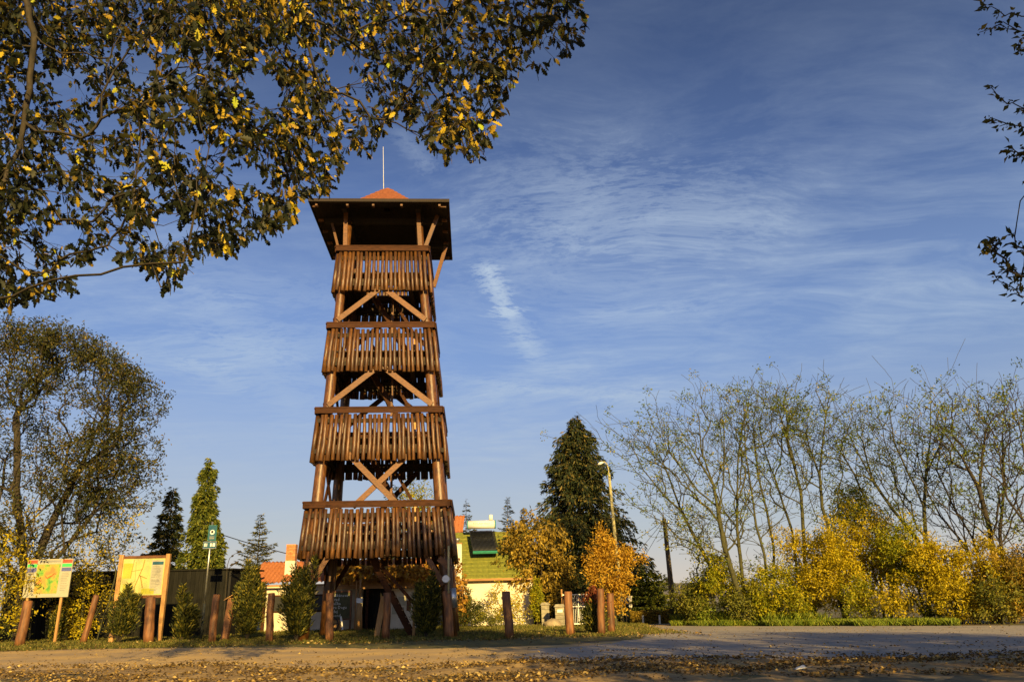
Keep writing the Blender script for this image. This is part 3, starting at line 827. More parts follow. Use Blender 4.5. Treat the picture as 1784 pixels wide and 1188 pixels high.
# beams under the roof, struts from the railing to the eaves
for y in (-1.1, 1.25):
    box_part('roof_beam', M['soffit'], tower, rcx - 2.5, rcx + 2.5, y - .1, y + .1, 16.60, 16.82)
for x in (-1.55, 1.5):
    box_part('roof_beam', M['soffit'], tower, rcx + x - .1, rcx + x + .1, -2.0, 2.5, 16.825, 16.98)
f = lambda x, y, z: Vector((x, y, z)) - T0
for a, b, w in (((-6.93, 29.72, 15.2), (-6.98, 29.72, 16.98), .17), ((-3.83, 29.72, 15.2), (-3.95, 29.72, 17.02), .17),
                ((-3.66, 29.85, 15.2), (-3.13, 29.75, 16.75), .16), ((-3.36, 32.0, 14.4), (-2.85, 32.3, 16.5), .16), ((-7.25, 30.6, 15.2), (-7.62, 30.2, 16.6), .10)):
    MB().bar(f(*a), f(*b), w, .08).build('strut', M['brace'], tower)
MB().tube([f(-5.62, 31.35, 18.75), f(-5.66, 31.35, 19.6)], .022, 6).build('lightning_rod', M['steel'], tower)
MB().tube([f(-5.66, 31.35, 19.6), f(-5.72, 31.35, 21.1)], .012, 5).build('lightning_rod', M['steel'], tower)
# fittings on the right front leg: thin pipe, steel sleeve, knee plank, white insulator box (object lamp)
p0 = [at(773, 950, 28.45), at(773, 1033, 28.45)]
MB().tube([p - T0 for p in p0], .035, 8).build('pipe', M['concrete'], tower, True)
q = [at(780, 1024, 28.72), at(783, 1058, 28.72)]
MB().tube([p - T0 for p in q], .13, 12).build('steel_sleeve', M['steel'], tower, True)
a, b = at(756, 972, 28.5), at(778, 990, 28.5)
MB().bar(a - T0, b - T0, .2, .06).build('knee_plank', M['brace'], tower)
c = at(768, 1008, 28.4) - T0
MB().tube([c, c + Vector((0, .18, 0))], [.12, .15], 12).build('lamp', M['white'], tower, True)


# ------------------------------------------------------------------ bollards
def post_mesh(H, r, seed, top=.94):
    q = random.Random(seed); pts, rr = [], []
    for j in range(7):
        t = j / 6; pts.append((q.uniform(-.012, .012) + .03 * math.sin(t * 2.5 + seed), q.uniform(-.01, .01), H * t)); rr.append(r * (1.08 - .1 * t) * q.uniform(.96, 1.04))
    pts.append((pts[-1][0], pts[-1][1], H + .025)); rr.append(r * .78)
    return MB().tube(pts, rr, 14).mesh('bollard', M['bollard'], True)


BOL = [((33, 1125), (48, 1047), 'wooden bollard leaning under the dark-headed map board, first from the path end', .16),
       ((143, 1121), (168, 1037), 'slim strongly leaning wooden bollard between the two map boards', .11),
       ((257, 1121), (264, 1040), 'thick upright wooden bollard in front of the yellow map board', .17),
       ((369, 1120), (379, 1036), 'wooden bollard just beyond the bus stop pole, leaning slightly', .125),
       ((471, 1119), (472.5, 1034), 'straight wooden bollard between the two wide columnar yews', .12),
       ((575, 1117), (573, 1034), 'half-shaded wooden bollard in front of the chalkboard under the tower', .13),
       ((672, 1113), (673, 1033), 'wooden bollard with a pale plank behind it, before the tower stairs', .13),
       ((782, 1111), (778, 1030), 'shaded wooden bollard standing against the metal-sleeved tower leg', .15),
       ((886, 1112), (883, 1031), 'wooden bollard standing alone in front of the white garage', .14),
       ((993, 1107), (991, 1031), 'wooden bollard in front of the white metal gate', .14),
       ((1050, 1106), (1046, 1026), 'dark shaded wooden bollard beside the red-topped bush', .12),
       ((1067, 1102), (1062, 1034), 'last wooden bollard by the yellow tree, before the road entrance', .13)]
for i, (b, t, lab, r) in enumerate(BOL):
    p = gp(*b); q = at(t[0], t[1], p.y)
    H = (q - p).length
    o = obj('bollard', post_mesh(H, r, i), None, p, (0, math.atan2(q.x - p.x, q.z - p.z), 0))
    tag(o, lab, 'bollard', 'wooden bollards in a row along the path')
# second, thicker one behind the tall yew: a sloping-topped marker post
p = at(391, 1108, 31.5); p.z = 0
t = thing('marker_post', 'orange wooden marker post with a slanted roof board, beside the tall yew', 'post', p)
MB().bar((0, 0, 0), (.17, 0, 1.52), .24, .2).build('shaft', M['bollard'], t)
MB().bar((-.09, 0, 1.44), (.38, 0, 1.72), .03, .34, (0, 1, 0)).build('top_board', M['post'], t)

# ------------------------------------------------------------------ information boards
def strip(name, m, parent, x0, x1, z0, z1, y=-.004, shear=0.0):
    return MB().quad_box([(x0, y, z0), (x1, y, z0), (x1, y + .002, z0), (x0, y + .002, z0), (x0, y, z1), (x1, y, z1), (x1, y + .002, z1), (x0, y + .002, z1)]).build(name, m, parent)


def text(body, size, m, parent, loc, name='lettering', sx=1.0):
    cu = bpy.data.curves.new(name, 'FONT'); cu.body = body; cu.size = size; cu.extrude = .001; cu.materials.append(m); cu.resolution_u = 1
    o = bpy.data.objects.new(name, cu); col.objects.link(o); o.parent = parent; o.location = loc; bpy.context.view_layer.update(); me = bpy.data.meshes.new_from_object(o); bpy.data.objects.remove(o)
    me.name = name; o = obj(name, me, parent, loc, (math.pi / 2, 0, 0), (sx, 1, 1))
    return o


A0 = Vector((-18.68, 32.5, 0))
t = thing('map_board', 'cream hiking map board with red, green and navy headers on thin pale posts', 'information board', A0)
box_part('panel', M['cprint'], t, -.90, .91, 0, .04, 1.72, 3.18)
for (nm, m, x0, x1, z0, z1) in (('print_block', 'red', -.88, -.50, 3.02, 3.15), ('print_block', 'red', .50, .89, 3.02, 3.15), ('print_block', 'gprint', -.88, -.50, 2.87, 2.99), ('print_block', 'gprint', .50, .89, 2.87, 2.99),
                                ('print_block', 'bprint', -.88, -.50, 2.68, 2.84), ('print_block', 'bprint', .50, .89, 2.70, 2.84), ('map_print', 'mapprint', -.48, .44, 1.86, 2.98), ('title_print', 'grey', -.42, .42, 3.05, 3.13)):
    strip(nm, M[m], t, x0, x1, z0, z1)
mb = MB()
for k in range(11):
    z = 2.62 - k * .065
    for x0, x1 in ((-.84, -.54), (.54, .84)): mb.box(x0, x1 - rnd.uniform(0, .12), -.006, -.004, z, z + .018)
mb.build('small_print', M['grey'], t)
mb = MB()
for k in range(3):
    x = rnd.uniform(-.3, 0); z = rnd.uniform(2.1, 2.6); pts = []
    for j in range(6): pts.append((x, -.008, z)); x += rnd.uniform(.02, .1); z += rnd.uniform(-.1, .1)
    mb.tube(pts, .008, 4)
mb.build('map_route', M['red'], t)
for x in (-.72, .62): MB().bar((x, .09, 0), (x, .09, 3.05), .09, .07).build('post', M['post'], t)
B0 = Vector((-14.22, 31.0, 0))
t = thing('map_board', 'yellow town plan board framed between two squared timber posts', 'information board', B0)
box_part('panel', M['yprint'], t, -.80, .80, 0, .04, 1.68, 3.02)
for x in (-.88, .90): MB().bar((x, .03, 0), (x, .03, 3.17), .15, .13).build('post', M['post'], t)
box_part('frame', M['brace'], t, -.80, .82, -.03, .06, 3.023, 3.12); box_part('frame', M['brace'], t, -.80, .82, -.03, .06, 1.58, 1.677)
strip('legend_print', M['cprint'], t, .30, .76, 1.72, 2.95); strip('legend_heading', M['teal'], t, .33, .75, 2.78, 2.89, -.008)
strip('map_field', M['yprint2'], t, -.76, -.42, 2.3, 2.85); strip('map_field', M['yprint2'], t, .02, .5, 1.72, 1.92, -.007); strip('map_field', M['yprint2'], t, -.7, -.35, 1.75, 2.1)
mb = MB()
for k in range(17):
    if k == 8: continue
    mb.box(.34, .34 + rnd.uniform(.14, .36), -.010, -.006, 2.70 - k * .054, 2.72 - k * .054)
mb.build('small_print', M['grey'], t)
mb = MB()
for pts, w in ((((.02, 2.98), (-.02, 2.7), (-.12, 2.4), (-.25, 2.0), (-.24, 1.72)), .03), (((-.12, 2.4), (.18, 2.28)), .028), (((-.08, 2.38), (.05, 1.95)), .04), (((-.38, 2.98), (-.42, 2.6), (-.45, 2.3)), .02), (((-.45, 2.55), (-.02, 2.62)), .012), (((-.3, 2.9), (-.26, 2.2), (-.6, 2.0)), .01)):
    for a, b in zip(pts, pts[1:]): mb.bar((a[0], -.008, a[1]), (b[0], -.008, b[1]), w, .003)
mb.build('street_print', M['oprint'], t)

# ------------------------------------------------------------------ bus stop
t = thing('bus_stop_sign', 'tall thin bus stop pole with a teal plate and a pale name bar', 'bus stop sign', (-12.52, 33, 0))
MB().tube([(0, 0, 0), (0, 0, 1.35)], .05, 10).build('lower_pole', M['darksteel'], t, True)
MB().tube([(0, 0, 1.345), (0, 0, 4.55)], .035, 10).build('pole', M['steel'], t, True)
plate = box_part('plate', M['teal'], t, -.10, .22, -.06, -.04, 3.80, 4.40)
box_part('plate_border', M['green'], plate, -.11, .23, -.055, -.045, 3.79, 4.41)
MB().tube([(.06, -.068, 4.13), (.06, -.061, 4.13)], .095, 16).build('pictogram', M['white'], plate)
box_part('bus_symbol', M['black'], plate, .015, .105, -.073, -.070, 4.09, 4.19)
strip('plate_print', M['grey'], plate, -.04, .16, 3.86, 3.90, -.064); strip('plate_print', M['grey'], plate, -.04, .16, 3.93, 3.96, -.064)
bar = box_part('name_bar', M['teal'], t, -.26, .26, -.06, -.04, 3.50, 3.74)
box_part('bar_edge', M['steel'], bar, -.27, .27, -.055, -.045, 3.48, 3.76)
for x0, x1 in ((-.22, -.16), (-.13, -.10), (.02, .08), (.12, .22)): strip('bar_print', M['white'], bar, x0, x1, 3.56, 3.69, -.064)

# ------------------------------------------------------------------ black barn on the left
t = thing('barn', 'long low dark board barn, near-black with canopy shade in its colour, behind the map boards', 'barn', (-17.5, 37.0, 0))
W0, W1, HB = -5.6, 4.55, 2.82
n = int((W1 - W0) / .19)
bm_ = MB().box(0, .175, -.03, 0, 0, HB).mesh('plank', M['darkboard'])
wall = MB().box(W0, W1, .0, .06, 0, HB - .02).build('wall', M['dark'], t)
for i in range(n):
    obj('plank', bm_, wall, (W0 + i * .19 + rnd.uniform(-.004, .004), -.005 * (i % 2), rnd.uniform(-.01, .01)))
MB().quad_box([(W0 - .1, -.12, HB + .01), (W1 + .1, -.12, HB + .01), (W1 + .1, 4.5, HB + .12), (W0 - .1, 4.5, HB + .12), (W0 - .1, -.12, HB + .08), (W1 + .1, -.12, HB + .08), (W1 + .1, 4.5, HB + .2), (W0 - .1, 4.5, HB + .2)]).build('roof', M['darkboard'], t)
box_part('wall', M['darkboard'], t, W1 - .1, W1 - .04, .07, 4.4, 0, HB - .01)


# ------------------------------------------------------------------ tiled houses
def tiled_roof(name, x0, x1, y0, y1, z0, z1, m, parent, pitch=.22, rows=None, r=.075):
    """pantile roof: corrugated sheet with stepped courses"""
    rows = rows or max(4, int(math.hypot(y1 - y0, z1 - z0) / .33)); nxc = int((x1 - x0) / pitch) * 6
    xs = np.linspace(x0, x1, nxc + 1); prof = np.abs(np.sin((xs - x0) / pitch * math.pi)) ** .8 * r
    V, F = [], []
    for k in range(rows):
        for t, dz in ((k / rows, .05), ((k + 1.0) / rows, .0)):
            V.append(np.stack([xs, np.full_like(xs, y0 + (y1 - y0) * t), z0 + (z1 - z0) * t + prof + dz], 1))
    V = np.concatenate(V); c = nxc + 1
    for rrow in range(2 * rows - 1):
        i = np.arange(nxc) + rrow * c; F.append(np.stack([i, i + 1, i + c + 1, i + c], 1))
    return obj(name, mesh(name, V, [np.concatenate(F)], m), parent)


H0 = Vector((-11, 42.3, 0))
t = thing('tiled_house', 'low whitewashed house with an orange pantile roof, left of and behind the tower legs', 'house', H0)
tiled_roof('roof', -2.95, 3.1, -.45, 2.4, 2.30, 3.55, M['rooftile'], t)
box_part('wall', M['cream'], t, -1.9, 3.05, 0, .2, 0, 2.28)
box_part('wall', M['cream'], t, -1.9, -1.7, .21, 2.4, 0, 2.28)
box_part('gutter', M['fascia'], t, -2.95, 3.1, -.56, -.47, 2.20, 2.29)
for x in (-1.55, .35):
    fr = box_part('window', M['rail'], t, x, x + .75, -.04, .0, .95, 1.8)
    box_part('pane', M['black'], fr, x + .07, x + .68, -.055, -.042, 1.02, 1.73)
box_part('door', M['rail'], t, -.6, .15, -.05, -.0, 0, 1.95)
for x in (-2.6, -1.95): box_part('porch_post', M['rail'], t, x, x + .12, -.40, -.28, 0, 2.2)
ch = box_part('chimney', M['plaster'], t, -1.22, -.72, .6, 1.05, 2.6, 3.52)
for k in range(11):
    z = 3.523 + k * .078
    o_ = .0 if k % 2 else .125
    for x in ((-1.22, -.97, -.72) if not o_ else (-1.22, -1.095, -.845, -.72)): pass
    xs = (-1.22, -.97, -.72) if k % 2 else (-1.22, -1.10, -.85, -.72)
    for xa, xb in zip(xs, xs[1:]):
        box_part('brick', M['brick'], ch, xa + .004, xb - .004, .6, 1.05, z, z + .068)
ch2 = None
# porch between the house and the garage, seen under the tower
P0 = Vector((-6.2, 41.0, 0))
t = thing('porch', 'dark open porch with a brown plank fascia, seen beneath the tower', 'porch', P0)
for k in range(3):
    box_part('fascia_plank', M['fascia'], t, -3.2, 1.95, -.04, .0, 1.98 + k * .19, 2.16 + k * .19)
tiled_roof('roof', -3.3, 2.1, -.05, 2.6, 2.58, 3.5, M['rooftile'], t)
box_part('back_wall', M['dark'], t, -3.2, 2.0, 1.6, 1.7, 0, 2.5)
box_part('wall', M['cream'], t, -.3, 1.9, .5, .6, 0, 1.97)
for x in (-3.1, -1.35, 1.85): box_part('porch_post', M['rail'], t, x, x + .12, .02, .14, 0, 1.97)
box_part('door', M['darkboard'], t, -1.2, -.45, .62, .68, 0, 1.9)
for j, (x, z, w, h, m) in enumerate(((-.12, 1.25, .28, .34, 'white'), (.22, 1.15, .36, .42, 'cprint'), (.2, .72, .3, .36, 'grey'), (.62, .9, .22, .5, 'brace'), (.95, 1.0, .26, .6, 'white'), (-.1, .75, .24, .36, 'cprint'))):
    box_part('poster', M[m], t, x, x + w, .485, .495, z, z + h)

# chalkboard
t = thing('chalkboard', 'framed olive menu chalkboard with white handwriting, standing under the tower', 'chalkboard', (-9.0 + .25, 40.4, .0))
box_part('board', M['board'], t, -.72, .55, -.02, .02, .62, 1.82)
for a in ((-.80, .63, .54, .62), (-.80, .63, 1.82, 1.90)): box_part('frame', M['brace'], t, a[0], a[1], -.04, .03, a[2], a[3])
for a in ((-.80, -.722), (.552, .63)): box_part('frame', M['brace'], t, a[0], a[1], -.038, .028, .623, 1.817)
for a in (-.75, .58): box_part('leg', M['brace'], t, a - .04, a + .04, .035, .10, 0, 1.7)
for i, s_ in enumerate(('dr. Pelikánova', 'vinohrad', 'Zabíjačka', 'Večera Degu', 'prodej', 'de Rond')):
    text(s_, .20, M['chalk'], t, (-.68 + (.12 if i > 3 else 0), -.024, 1.62 - i * .185))

# old iron-wheeled machine below the chalkboard
t = thing('wheel_machine', 'old iron spoked wheel on a small wooden cart below the chalkboard', 'cart', (-8.75, 39.6, 0))
ws = MB(); 
for rr_, c_ in ((.34, .03),):
    pts = [(-.15 + rr_ * math.cos(a * math.pi / 10), 0, .36 + rr_ * math.sin(a * math.pi / 10)) for a in range(21)]
    ws.tube(pts, c_, 6, False)
whl = ws.build('wheel', M['black'], t, True)
sp = MB()
for a in range(6): sp.bar((-.15, 0, .36), (-.15 + .33 * math.cos(a * 1.047 + .2), 0, .36 + .33 * math.sin(a * 1.047 + .2)), .03, .03)
sp.build('spoke', M['black'], whl)
MB().quad_box([(-.5, .08, .05), (.42, .08, .05), (.42, .5, .05), (-.5, .5, .05), (-.3, .08, .55), (.18, .08, .55), (.18, .5, .5), (-.3, .5, .5)]).build('body', M['post'], t)
MB().bar((.42, .0, .12), (.3, .0, .72), .07, .05).build('handle', M['white'], t)

t = thing('wayside_shaft', 'slim yellow post with a white lantern box under the pergola', 'post', (-7.62, 39.8, 0))
MB().tube([(0, 0, 0), (0, 0, 1.3)], [.17, .12], 10).build('shaft', M['post'], t, True)
box_part('lantern', M['white'], t, -.13, .13, -.12, .12, 1.31, 1.53)
MB().tube([(0, .05, 1.53), (0, .05, 2.4)], .05, 8).build('upper_rod', M['fascia'], t, True)
t = tag(MB().bar((-5.28, 31.1, 0), (-5.1, 31.4, 1.45), .2, .04).build('leaning_plank', M['post']), 'pale plank leaning upright behind the bollard at the tower stairs', 'plank')

# vine over the porch
A = np.stack([RS.uniform(-9.0, -3.6, 230), RS.uniform(40.0, 40.8, 230), 2.35 + .45 * RS.rand(230) + .25 * np.sin(RS.rand(230) * 3)], 1)
plant('climbing_vine', 'orange-leaved vine trained over the porch behind the tower', 'vine', (-7.9, 40.2, 0), [[(-7.9, 40.2, 0), (-7.9, 40.3, 2.3), (-5.5, 40.4, 2.55), (-3.8, 40.4, 2.6)], [(-7.9, 40.3, 2.3), (-9, 40.4, 2.4)]], A, 'vine', 'fascia', 9, .24, .12, rtip=.01, power=.3, width=.7, droop=.8)
A = np.stack([RS.uniform(-3.5, -2.7, 60), RS.uniform(41.5, 42.2, 60), RS.uniform(.6, 3.2, 60)], 1)
plant('climbing_vine', 'orange vine climbing the white corner right behind the tower leg', 'vine', (-3.0, 42.0, 0), [[(-3.0, 42.0, 0), (-3.1, 42, 2)]], A, 'vine', 'fascia', 7, .2, .14, rtip=.01, power=.3, width=.7, droop=.6)

# ------------------------------------------------------------------ white garage with green roof
G0 = Vector((-1.2, 44, 0))
t = thing('garage', 'white rendered garage with a steep mossy green roof carrying a solar heater', 'garage', G0)
box_part('wall', M['plaster'], t, -2.1, 2.0, 0, .25, 0, 2.32)
box_part('wall', M['plaster'], t, 1.75, 1.998, .252, 5.5, 0, 2.30)
rf = MB(); rows = 12; y0, z0, y1, z1 = -.35, 2.42, 3.1, 5.13
rx0, rx1 = -2.9, 1.9
for k in range(rows):
    t0, t1 = k / rows, (k + 1) / rows
    ya, za, yb, zb_ = y0 + (y1 - y0) * t0, z0 + (z1 - z0) * t0, y0 + (y1 - y0) * t1, z0 + (z1 - z0) * t1
    nn = 15
    for c in range(nn):
        xa = rx0 + (rx1 - rx0) * c / nn; xb = rx0 + (rx1 - rx0) * (c + .985) / nn; h_ = rnd.uniform(.0, .018)
        rf.quad_box([(xa, ya, za), (xb, ya, za), (xb, yb, zb_), (xa, yb, zb_), (xa, ya, za + .055 + h_), (xb, ya, za + .055 + h_), (xb, yb, zb_ + .02), (xa, yb, zb_ + .02)])
rfo = rf.build('roof', M['greenroof'], t)
box_part('gutter', M['fascia'], t, rx0, rx1 + .1, -.45, -.36, 2.32, 2.43)
MB().quad_box([(rx0, 3.1, 5.0), (rx1, 3.1, 5.0), (rx1, 5.6, 2.4), (rx0, 5.6, 2.4), (rx0, 3.1, 5.15), (rx1, 3.1, 5.15), (rx1, 5.6, 2.5), (rx0, 5.6, 2.5)]).build('roof_back', M['greenroof'], rfo)
box_part('chimney', M['plaster'], t, -2.22, -1.74, -.75, -.46, 0, 4.22)
cc = box_part('chimney_cap', M['fascia'], t, -2.25, -1.71, -.78, -.43, 4.223, 4.28)
MB().tube([(-1.98, -.6, 4.28), (-1.98, -.6, 4.38), (-1.98, -.6, 4.42), (-1.98, -.6, 4.52)], [.08, .08, .15, .13], 10).build('cowl', M['steel'], t, True)
hr = MB()
for x in np.arange(.75, 2.0, .13): hr.tube([(x, -.5, 0), (x, -.5, .55)], .012, 5)
hr.box(.72, 2.0, -.515, -.485, .55, .58)
tag(hr.build('handrail', M['darksteel'], t))
# solar water heater
t = thing('solar_heater', 'solar water heater with a white tank and black tube panel on the green roof', 'solar heater', (-1.95, 45.6, 4.6))
slope = Vector((0, 3.45, 2.71)).normalized(); nrm = Vector((0, -2.71, 3.45)).normalized()
P = lambda x, s_, n_: Vector((x, 0, 0)) + slope * s_ + nrm * n_
fx = MB()
for k in range(18):
    x = -.62 + k * .07 
    fx.tube([P(x + .22, -1.25, .12), P(x - .05, .62, .18)], .029, 6)
fx.build('vacuum_tube', M['solarglass'], t, True)
MB().quad_box([P(-.42, -1.3, .02), P(.90, -1.3, .02), P(.63, .65, .02), P(-.72, .65, .02), P(-.42, -1.3, .075), P(.90, -1.3, .075), P(.63, .65, .12), P(-.72, .65, .12)]).build('back_plate', M['black'], t)
MB().bar(P(-.45, -1.36, .10), P(.92, -1.36, .10), .12, .1, nrm).build('bottom_rail', M['green'], t)
for s_ in (-.72, .66): MB().bar(P(s_, .7, .1), P(s_ + .28, -1.33, .1), .05, .06, nrm).build('side_rail', M['black'], t)
tank = MB().tube([P(-.80, .88, .42), P(.72, .88, .42)], .235, 20).build('tank', M['white'], t, True)
for s_ in (-.80, .72):
    MB().tube([P(s_ - .05 * (1 if s_ < 0 else 0), .88, .42), P(s_ + .05 * (1 if s_ > 0 else 0), .88, .42)], .245, 20).build('end_cap', M['green'], tank, True)
MB().tube([P(.50, 1.0, .64), P(.50, 1.18, .86)], .115, 14).build('header_vessel', M['white'], t, True)
tt = text('SOLARNINO', .17, M['grey'], tank, (-.47, -.40 + .88 * slope.y - .42 * .618 + .0, .88 * slope.z + .42 * nrm.z + .02))
tt.location = (-.50, .88 * slope.y + .42 * nrm.y - .243, .88 * slope.z + .42 * nrm.z - .02)

# far tiled roof corner behind the garage
t = thing('tiled_house', 'small piece of orange tiled roof rising behind the green roof beside the tower', 'house', (-4.4, 52, 0))
tiled_roof('roof', -1.6, 1.0, -1, 1.2, 5.4, 6.75, M['rooftile'], t)
box_part('wall', M['plaster'], t, -1.5, .9, -.8, 1.2, 0, 5.35)

# ------------------------------------------------------------------ gate and pillars
def pillar(x, y, w, h, label, plate=False):
    t = thing('gate_pillar', label, 'pillar', (x, y, 0), group='stone pillars by the gate')
    for k in range(5):
        hh = h / 5
        d_ = rnd.uniform(-.008, .008)
        box_part('stone', M['stone'], t, -w / 2 + d_, w / 2 + d_, -w / 2 + d_, w / 2, k * hh, (k + 1) * hh - .012)
    MB().quad_box([(-w / 2 - .07, -w / 2 - .07, h), (w / 2 + .07, -w / 2 - .07, h), (w / 2 + .07, w / 2 + .07, h), (-w / 2 - .07, w / 2 + .07, h), (-w / 2 + .03, -w / 2 + .03, h + .13), (w / 2 - .03, -w / 2 + .03, h + .13), (w / 2 - .03, w / 2 - .03, h + .13), (-w / 2 + .03, w / 2 - .03, h + .13)]).build('cap_stone', M['stone'], t)
    if plate: box_part('number_plate', M['white'], t, -.13, .13, -w / 2 - .03, -w / 2 - .012, h - .25, h - .12)
    return t


pillar(1.38, 42.3, .40, 1.02, 'stone gate pillar nearest the ivy-covered trunk')
pillar(2.02, 40.5, .44, .92, 'stone gate pillar with a small white plate next to the metal gate', True)
t = thing('metal_gate', 'white barred metal gate with crossed rails between dark bushes', 'gate', (2.3, 40.9, 0))
for a, b in (((0, 0, .12), (1.35, 0, .12)), ((0, 0, .92), (1.35, 0, .92)), ((-.1, 0, 1.48), (1.35, 0, 1.48))): MB().bar(a, b, .05, .04).build('rail', M['white'], t)
for x in (0.02, .68, 1.33): MB().bar((x, 0, .146), (x, 0, 1.456), .045, .038, (0, 1, 0)).build('stile', M['white'], t)
for k in range(15): MB().tube([(.08 + k * .087, .03, .15), (.08 + k * .087, .03, 1.45)], .011, 5).build('bar', M['white'], t)
tag(MB().tube([(2.25, 41.3, 0), (2.2, 41.3, 1.75)], .05, 8).build('fence_post', M['post'], None, True), 'thin round post standing behind the plated gate pillar', 'post')
# rock by the pillars
rk = MB(); n0 = 9; ring_ = []
V = []; F = []
for j in range(5):
    for i in range(n0):
        a = i / n0 * 6.283; r_ = (.34, .38, .32, .2, .03)[j] * rnd.uniform(.8, 1.2); V.append((r_ * math.cos(a) * 1.15, r_ * math.sin(a), (0, .12, .25, .36, .42)[j] * rnd.uniform(.9, 1.1)))
for j in range(4):
    for i in range(n0): F.append((j * n0 + i, j * n0 + (i + 1) % n0, (j + 1) * n0 + (i + 1) % n0, (j + 1) * n0 + i))
tag(obj('rock', mesh('rock', V, [np.array(F)], M['rock']), None, (1.62, 39.6, 0)), 'pale boulder lying in front of the gate pillars', 'rock')
# white pillar at the road entrance and markers by the low hedge
t = thing('entrance_pillar', 'white rendered pillar at the side road entrance by the lamp post', 'pillar', (6.15, 46.5, 0))
box_part('shaft', M['plaster'], t, -.22, .22, -.2, .2, 0, 1.35); box_part('cap', M['plaster'], t, -.25, .25, -.23, .23, 1.353, 1.42)
box_part('junction_box', M['white'], t, -.52, -.3, -.1, .1, 1.5, 2.2); MB().tube([(-.41, 0, 0), (-.41, 0, 1.5)], .04, 8).build('box_stand', M['steel'], t)
for x, lab in ((1121, 'short white road marker nearer the entrance pillar'), (1150, 'short white road marker nearer the utility pole')):
    p = at(x, 1089, 42); p.z = 0
    m_ = thing('road_marker', lab, 'road marker', p, group='white markers before the low hedge')
    MB().tube([(0, 0, 0), (0, 0, .42)], [.05, .045], 8).build('stake', M['white'], m_); MB().tube([(0, 0, .42), (0, 0, .47)], [.045, .02], 8).build('cap', M['black'], m_)
p = at(1770, 1082, 30.5); p.z = 0
tag(MB().tube([(0, 0, 0), (0, 0, .5), (0, 0, .55)], [.09, .085, .05], 8).build('stump_post', M['oldwood'], None, True, loc=p), 'low dark post in the verge at the far road bend', 'post')

# ------------------------------------------------------------------ lamp post, utility pole, wires
t = thing('street_lamp', 'tall pale concrete lamp post with a curved arm in front of the spruce', 'street lamp', (5.68, 45.5, 0))
MB().tube([(0, 0, 0), (-.05, 0, 2.5), (-.17, 0, 5.6), (-.25, 0, 8.1)], [.12, .105, .09, .075], 12).build('pole', M['concrete'], t, True)
MB().tube([(-.25, 0, 7.7), (-.27, 0, 8.4), (-.33, 0, 8.68), (-.47, 0, 8.82), (-.66, 0, 8.78)], .035, 8).build('arm', M['concrete'], t, True)
MB().tube([(-.55, -.02, 8.80), (-.72, -.02, 8.74), (-.86, -.02, 8.68)], [.05, .09, .05], 8).build('lamp_head', M['white'], t, True)
t = thing('utility_pole', 'dark weathered wooden utility pole carrying wires beside the road', 'utility pole', (7.62, 40.7, 0))
MB().tube([(0, 0, 0), (-.05, 0, 2.5), (-.11, 0, 5.05)], [.15, .125, .10], 10).build('pole', M['oldwood'], t, True)
MB().bar((-.32, 0, 4.78), (.14, 0, 4.82), .08, .07).build('crossarm', M['oldwood'], t)
for x in (-.28, .1): MB().tube([(x, 0, 4.85), (x, 0, 4.98)], [.035, .03], 6).build('insulator', M['white'], t)


def wire(label, a, b, sag, r=.014):
    a, b = Vector(a), Vector(b)
    pts = [a.lerp(b, i / 14) - Vector((0, 0, sag * 4 * (i / 14) * (1 - i / 14))) for i in range(15)]
    base = a
    tag(MB().tube([p - base for p in pts], r, 4).build('overhead_wire', M['black'], None, loc=base), label, 'wire', 'overhead wires')


wire('upper slack wire from the utility pole up into the spruce', (7.35, 40.7, 4.98), at(1085, 850, 47), .35)
wire('middle wire from the utility pole towards the spruce foot', (7.35, 40.7, 4.9), at(1085, 950, 48), .12)
wire('lower wire from the utility pole down behind the yellow tree', (7.4, 40.7, 4.86), at(1085, 985, 47), .12)
wire('lowest thin wire between utility pole and yellow tree', (7.45, 40.7, 4.8), at(1092, 1012, 46), .15, .01)
wire('single wire sloping from the pale thuja down to the brick chimney', at(372, 926, 42.5), at(508, 966, 43.2), .05, .022)

# ------------------------------------------------------------------ trees and shrubs behind
rs = np.random.RandomState(21)
conifer('spruce', 'big dark broad spruce standing behind the lamp post', (4.0, 50, 0), 12.75, 5.1, 'spruce', 420, .5, .45, 62000, .32, .28, power=.80, rs=rs, hang=1.3, ragged=.22, trunk_r=.25)
conifer('spruce', 'dark narrow spruce half hidden behind the pale thuja', (-19.5, 45, 0), 7.9, 1.7, 'spruce', 170, .5, .35, 13000, .26, .28, power=.8, rs=rs)
conifer('thuja', 'tall yellow-green thuja lit by the sun behind the black barn', (-16.3, 42, 0), 8.9, .95, 'thuja', 160, 1.0, .35, 20000, .22, .42, power=.45, rs=rs, hang=1.2, ragged=.22, lean=(-.012, 0))
conifer('thuja', 'shorter rounded yellow-green thuja leaning against the tall one', (-15.6, 41.8, 0), 5.4, .85, 'thuja', 90, .8, .35, 8000, .22, .42, power=.5, rs=rs, hang=1.2, ragged=.25)
for px, py, Y, rr_, lab in ((455, 893, 50, 1.35, 'slender young spruce above the red house roof'), (812, 866, 62, 1.3, 'thin spindly conifer top beside the tower leg'), (884, 866, 60, 1.35, 'young conifer behind the green garage roof'), (912, 884, 63, 1.1, 'smallest conifer top, beside the orange tree crown')):
    p = at(px, py, Y)
    conifer('young_conifer', lab, (p.x, Y, 0), p.z, rr_ * 1.7, 'spruce' if px != 455 else 'yew', 200, .5, -.15, 11000, .2, .22, power=1.1, rs=rs, hang=.1, group='young conifers behind the houses', ragged=.3, trunk_r=.08)
p = at(715, 828, 46)
A = ell(260, (p.x, 46.5, 5.2), (1.9, 1.6, 3.2), rs)
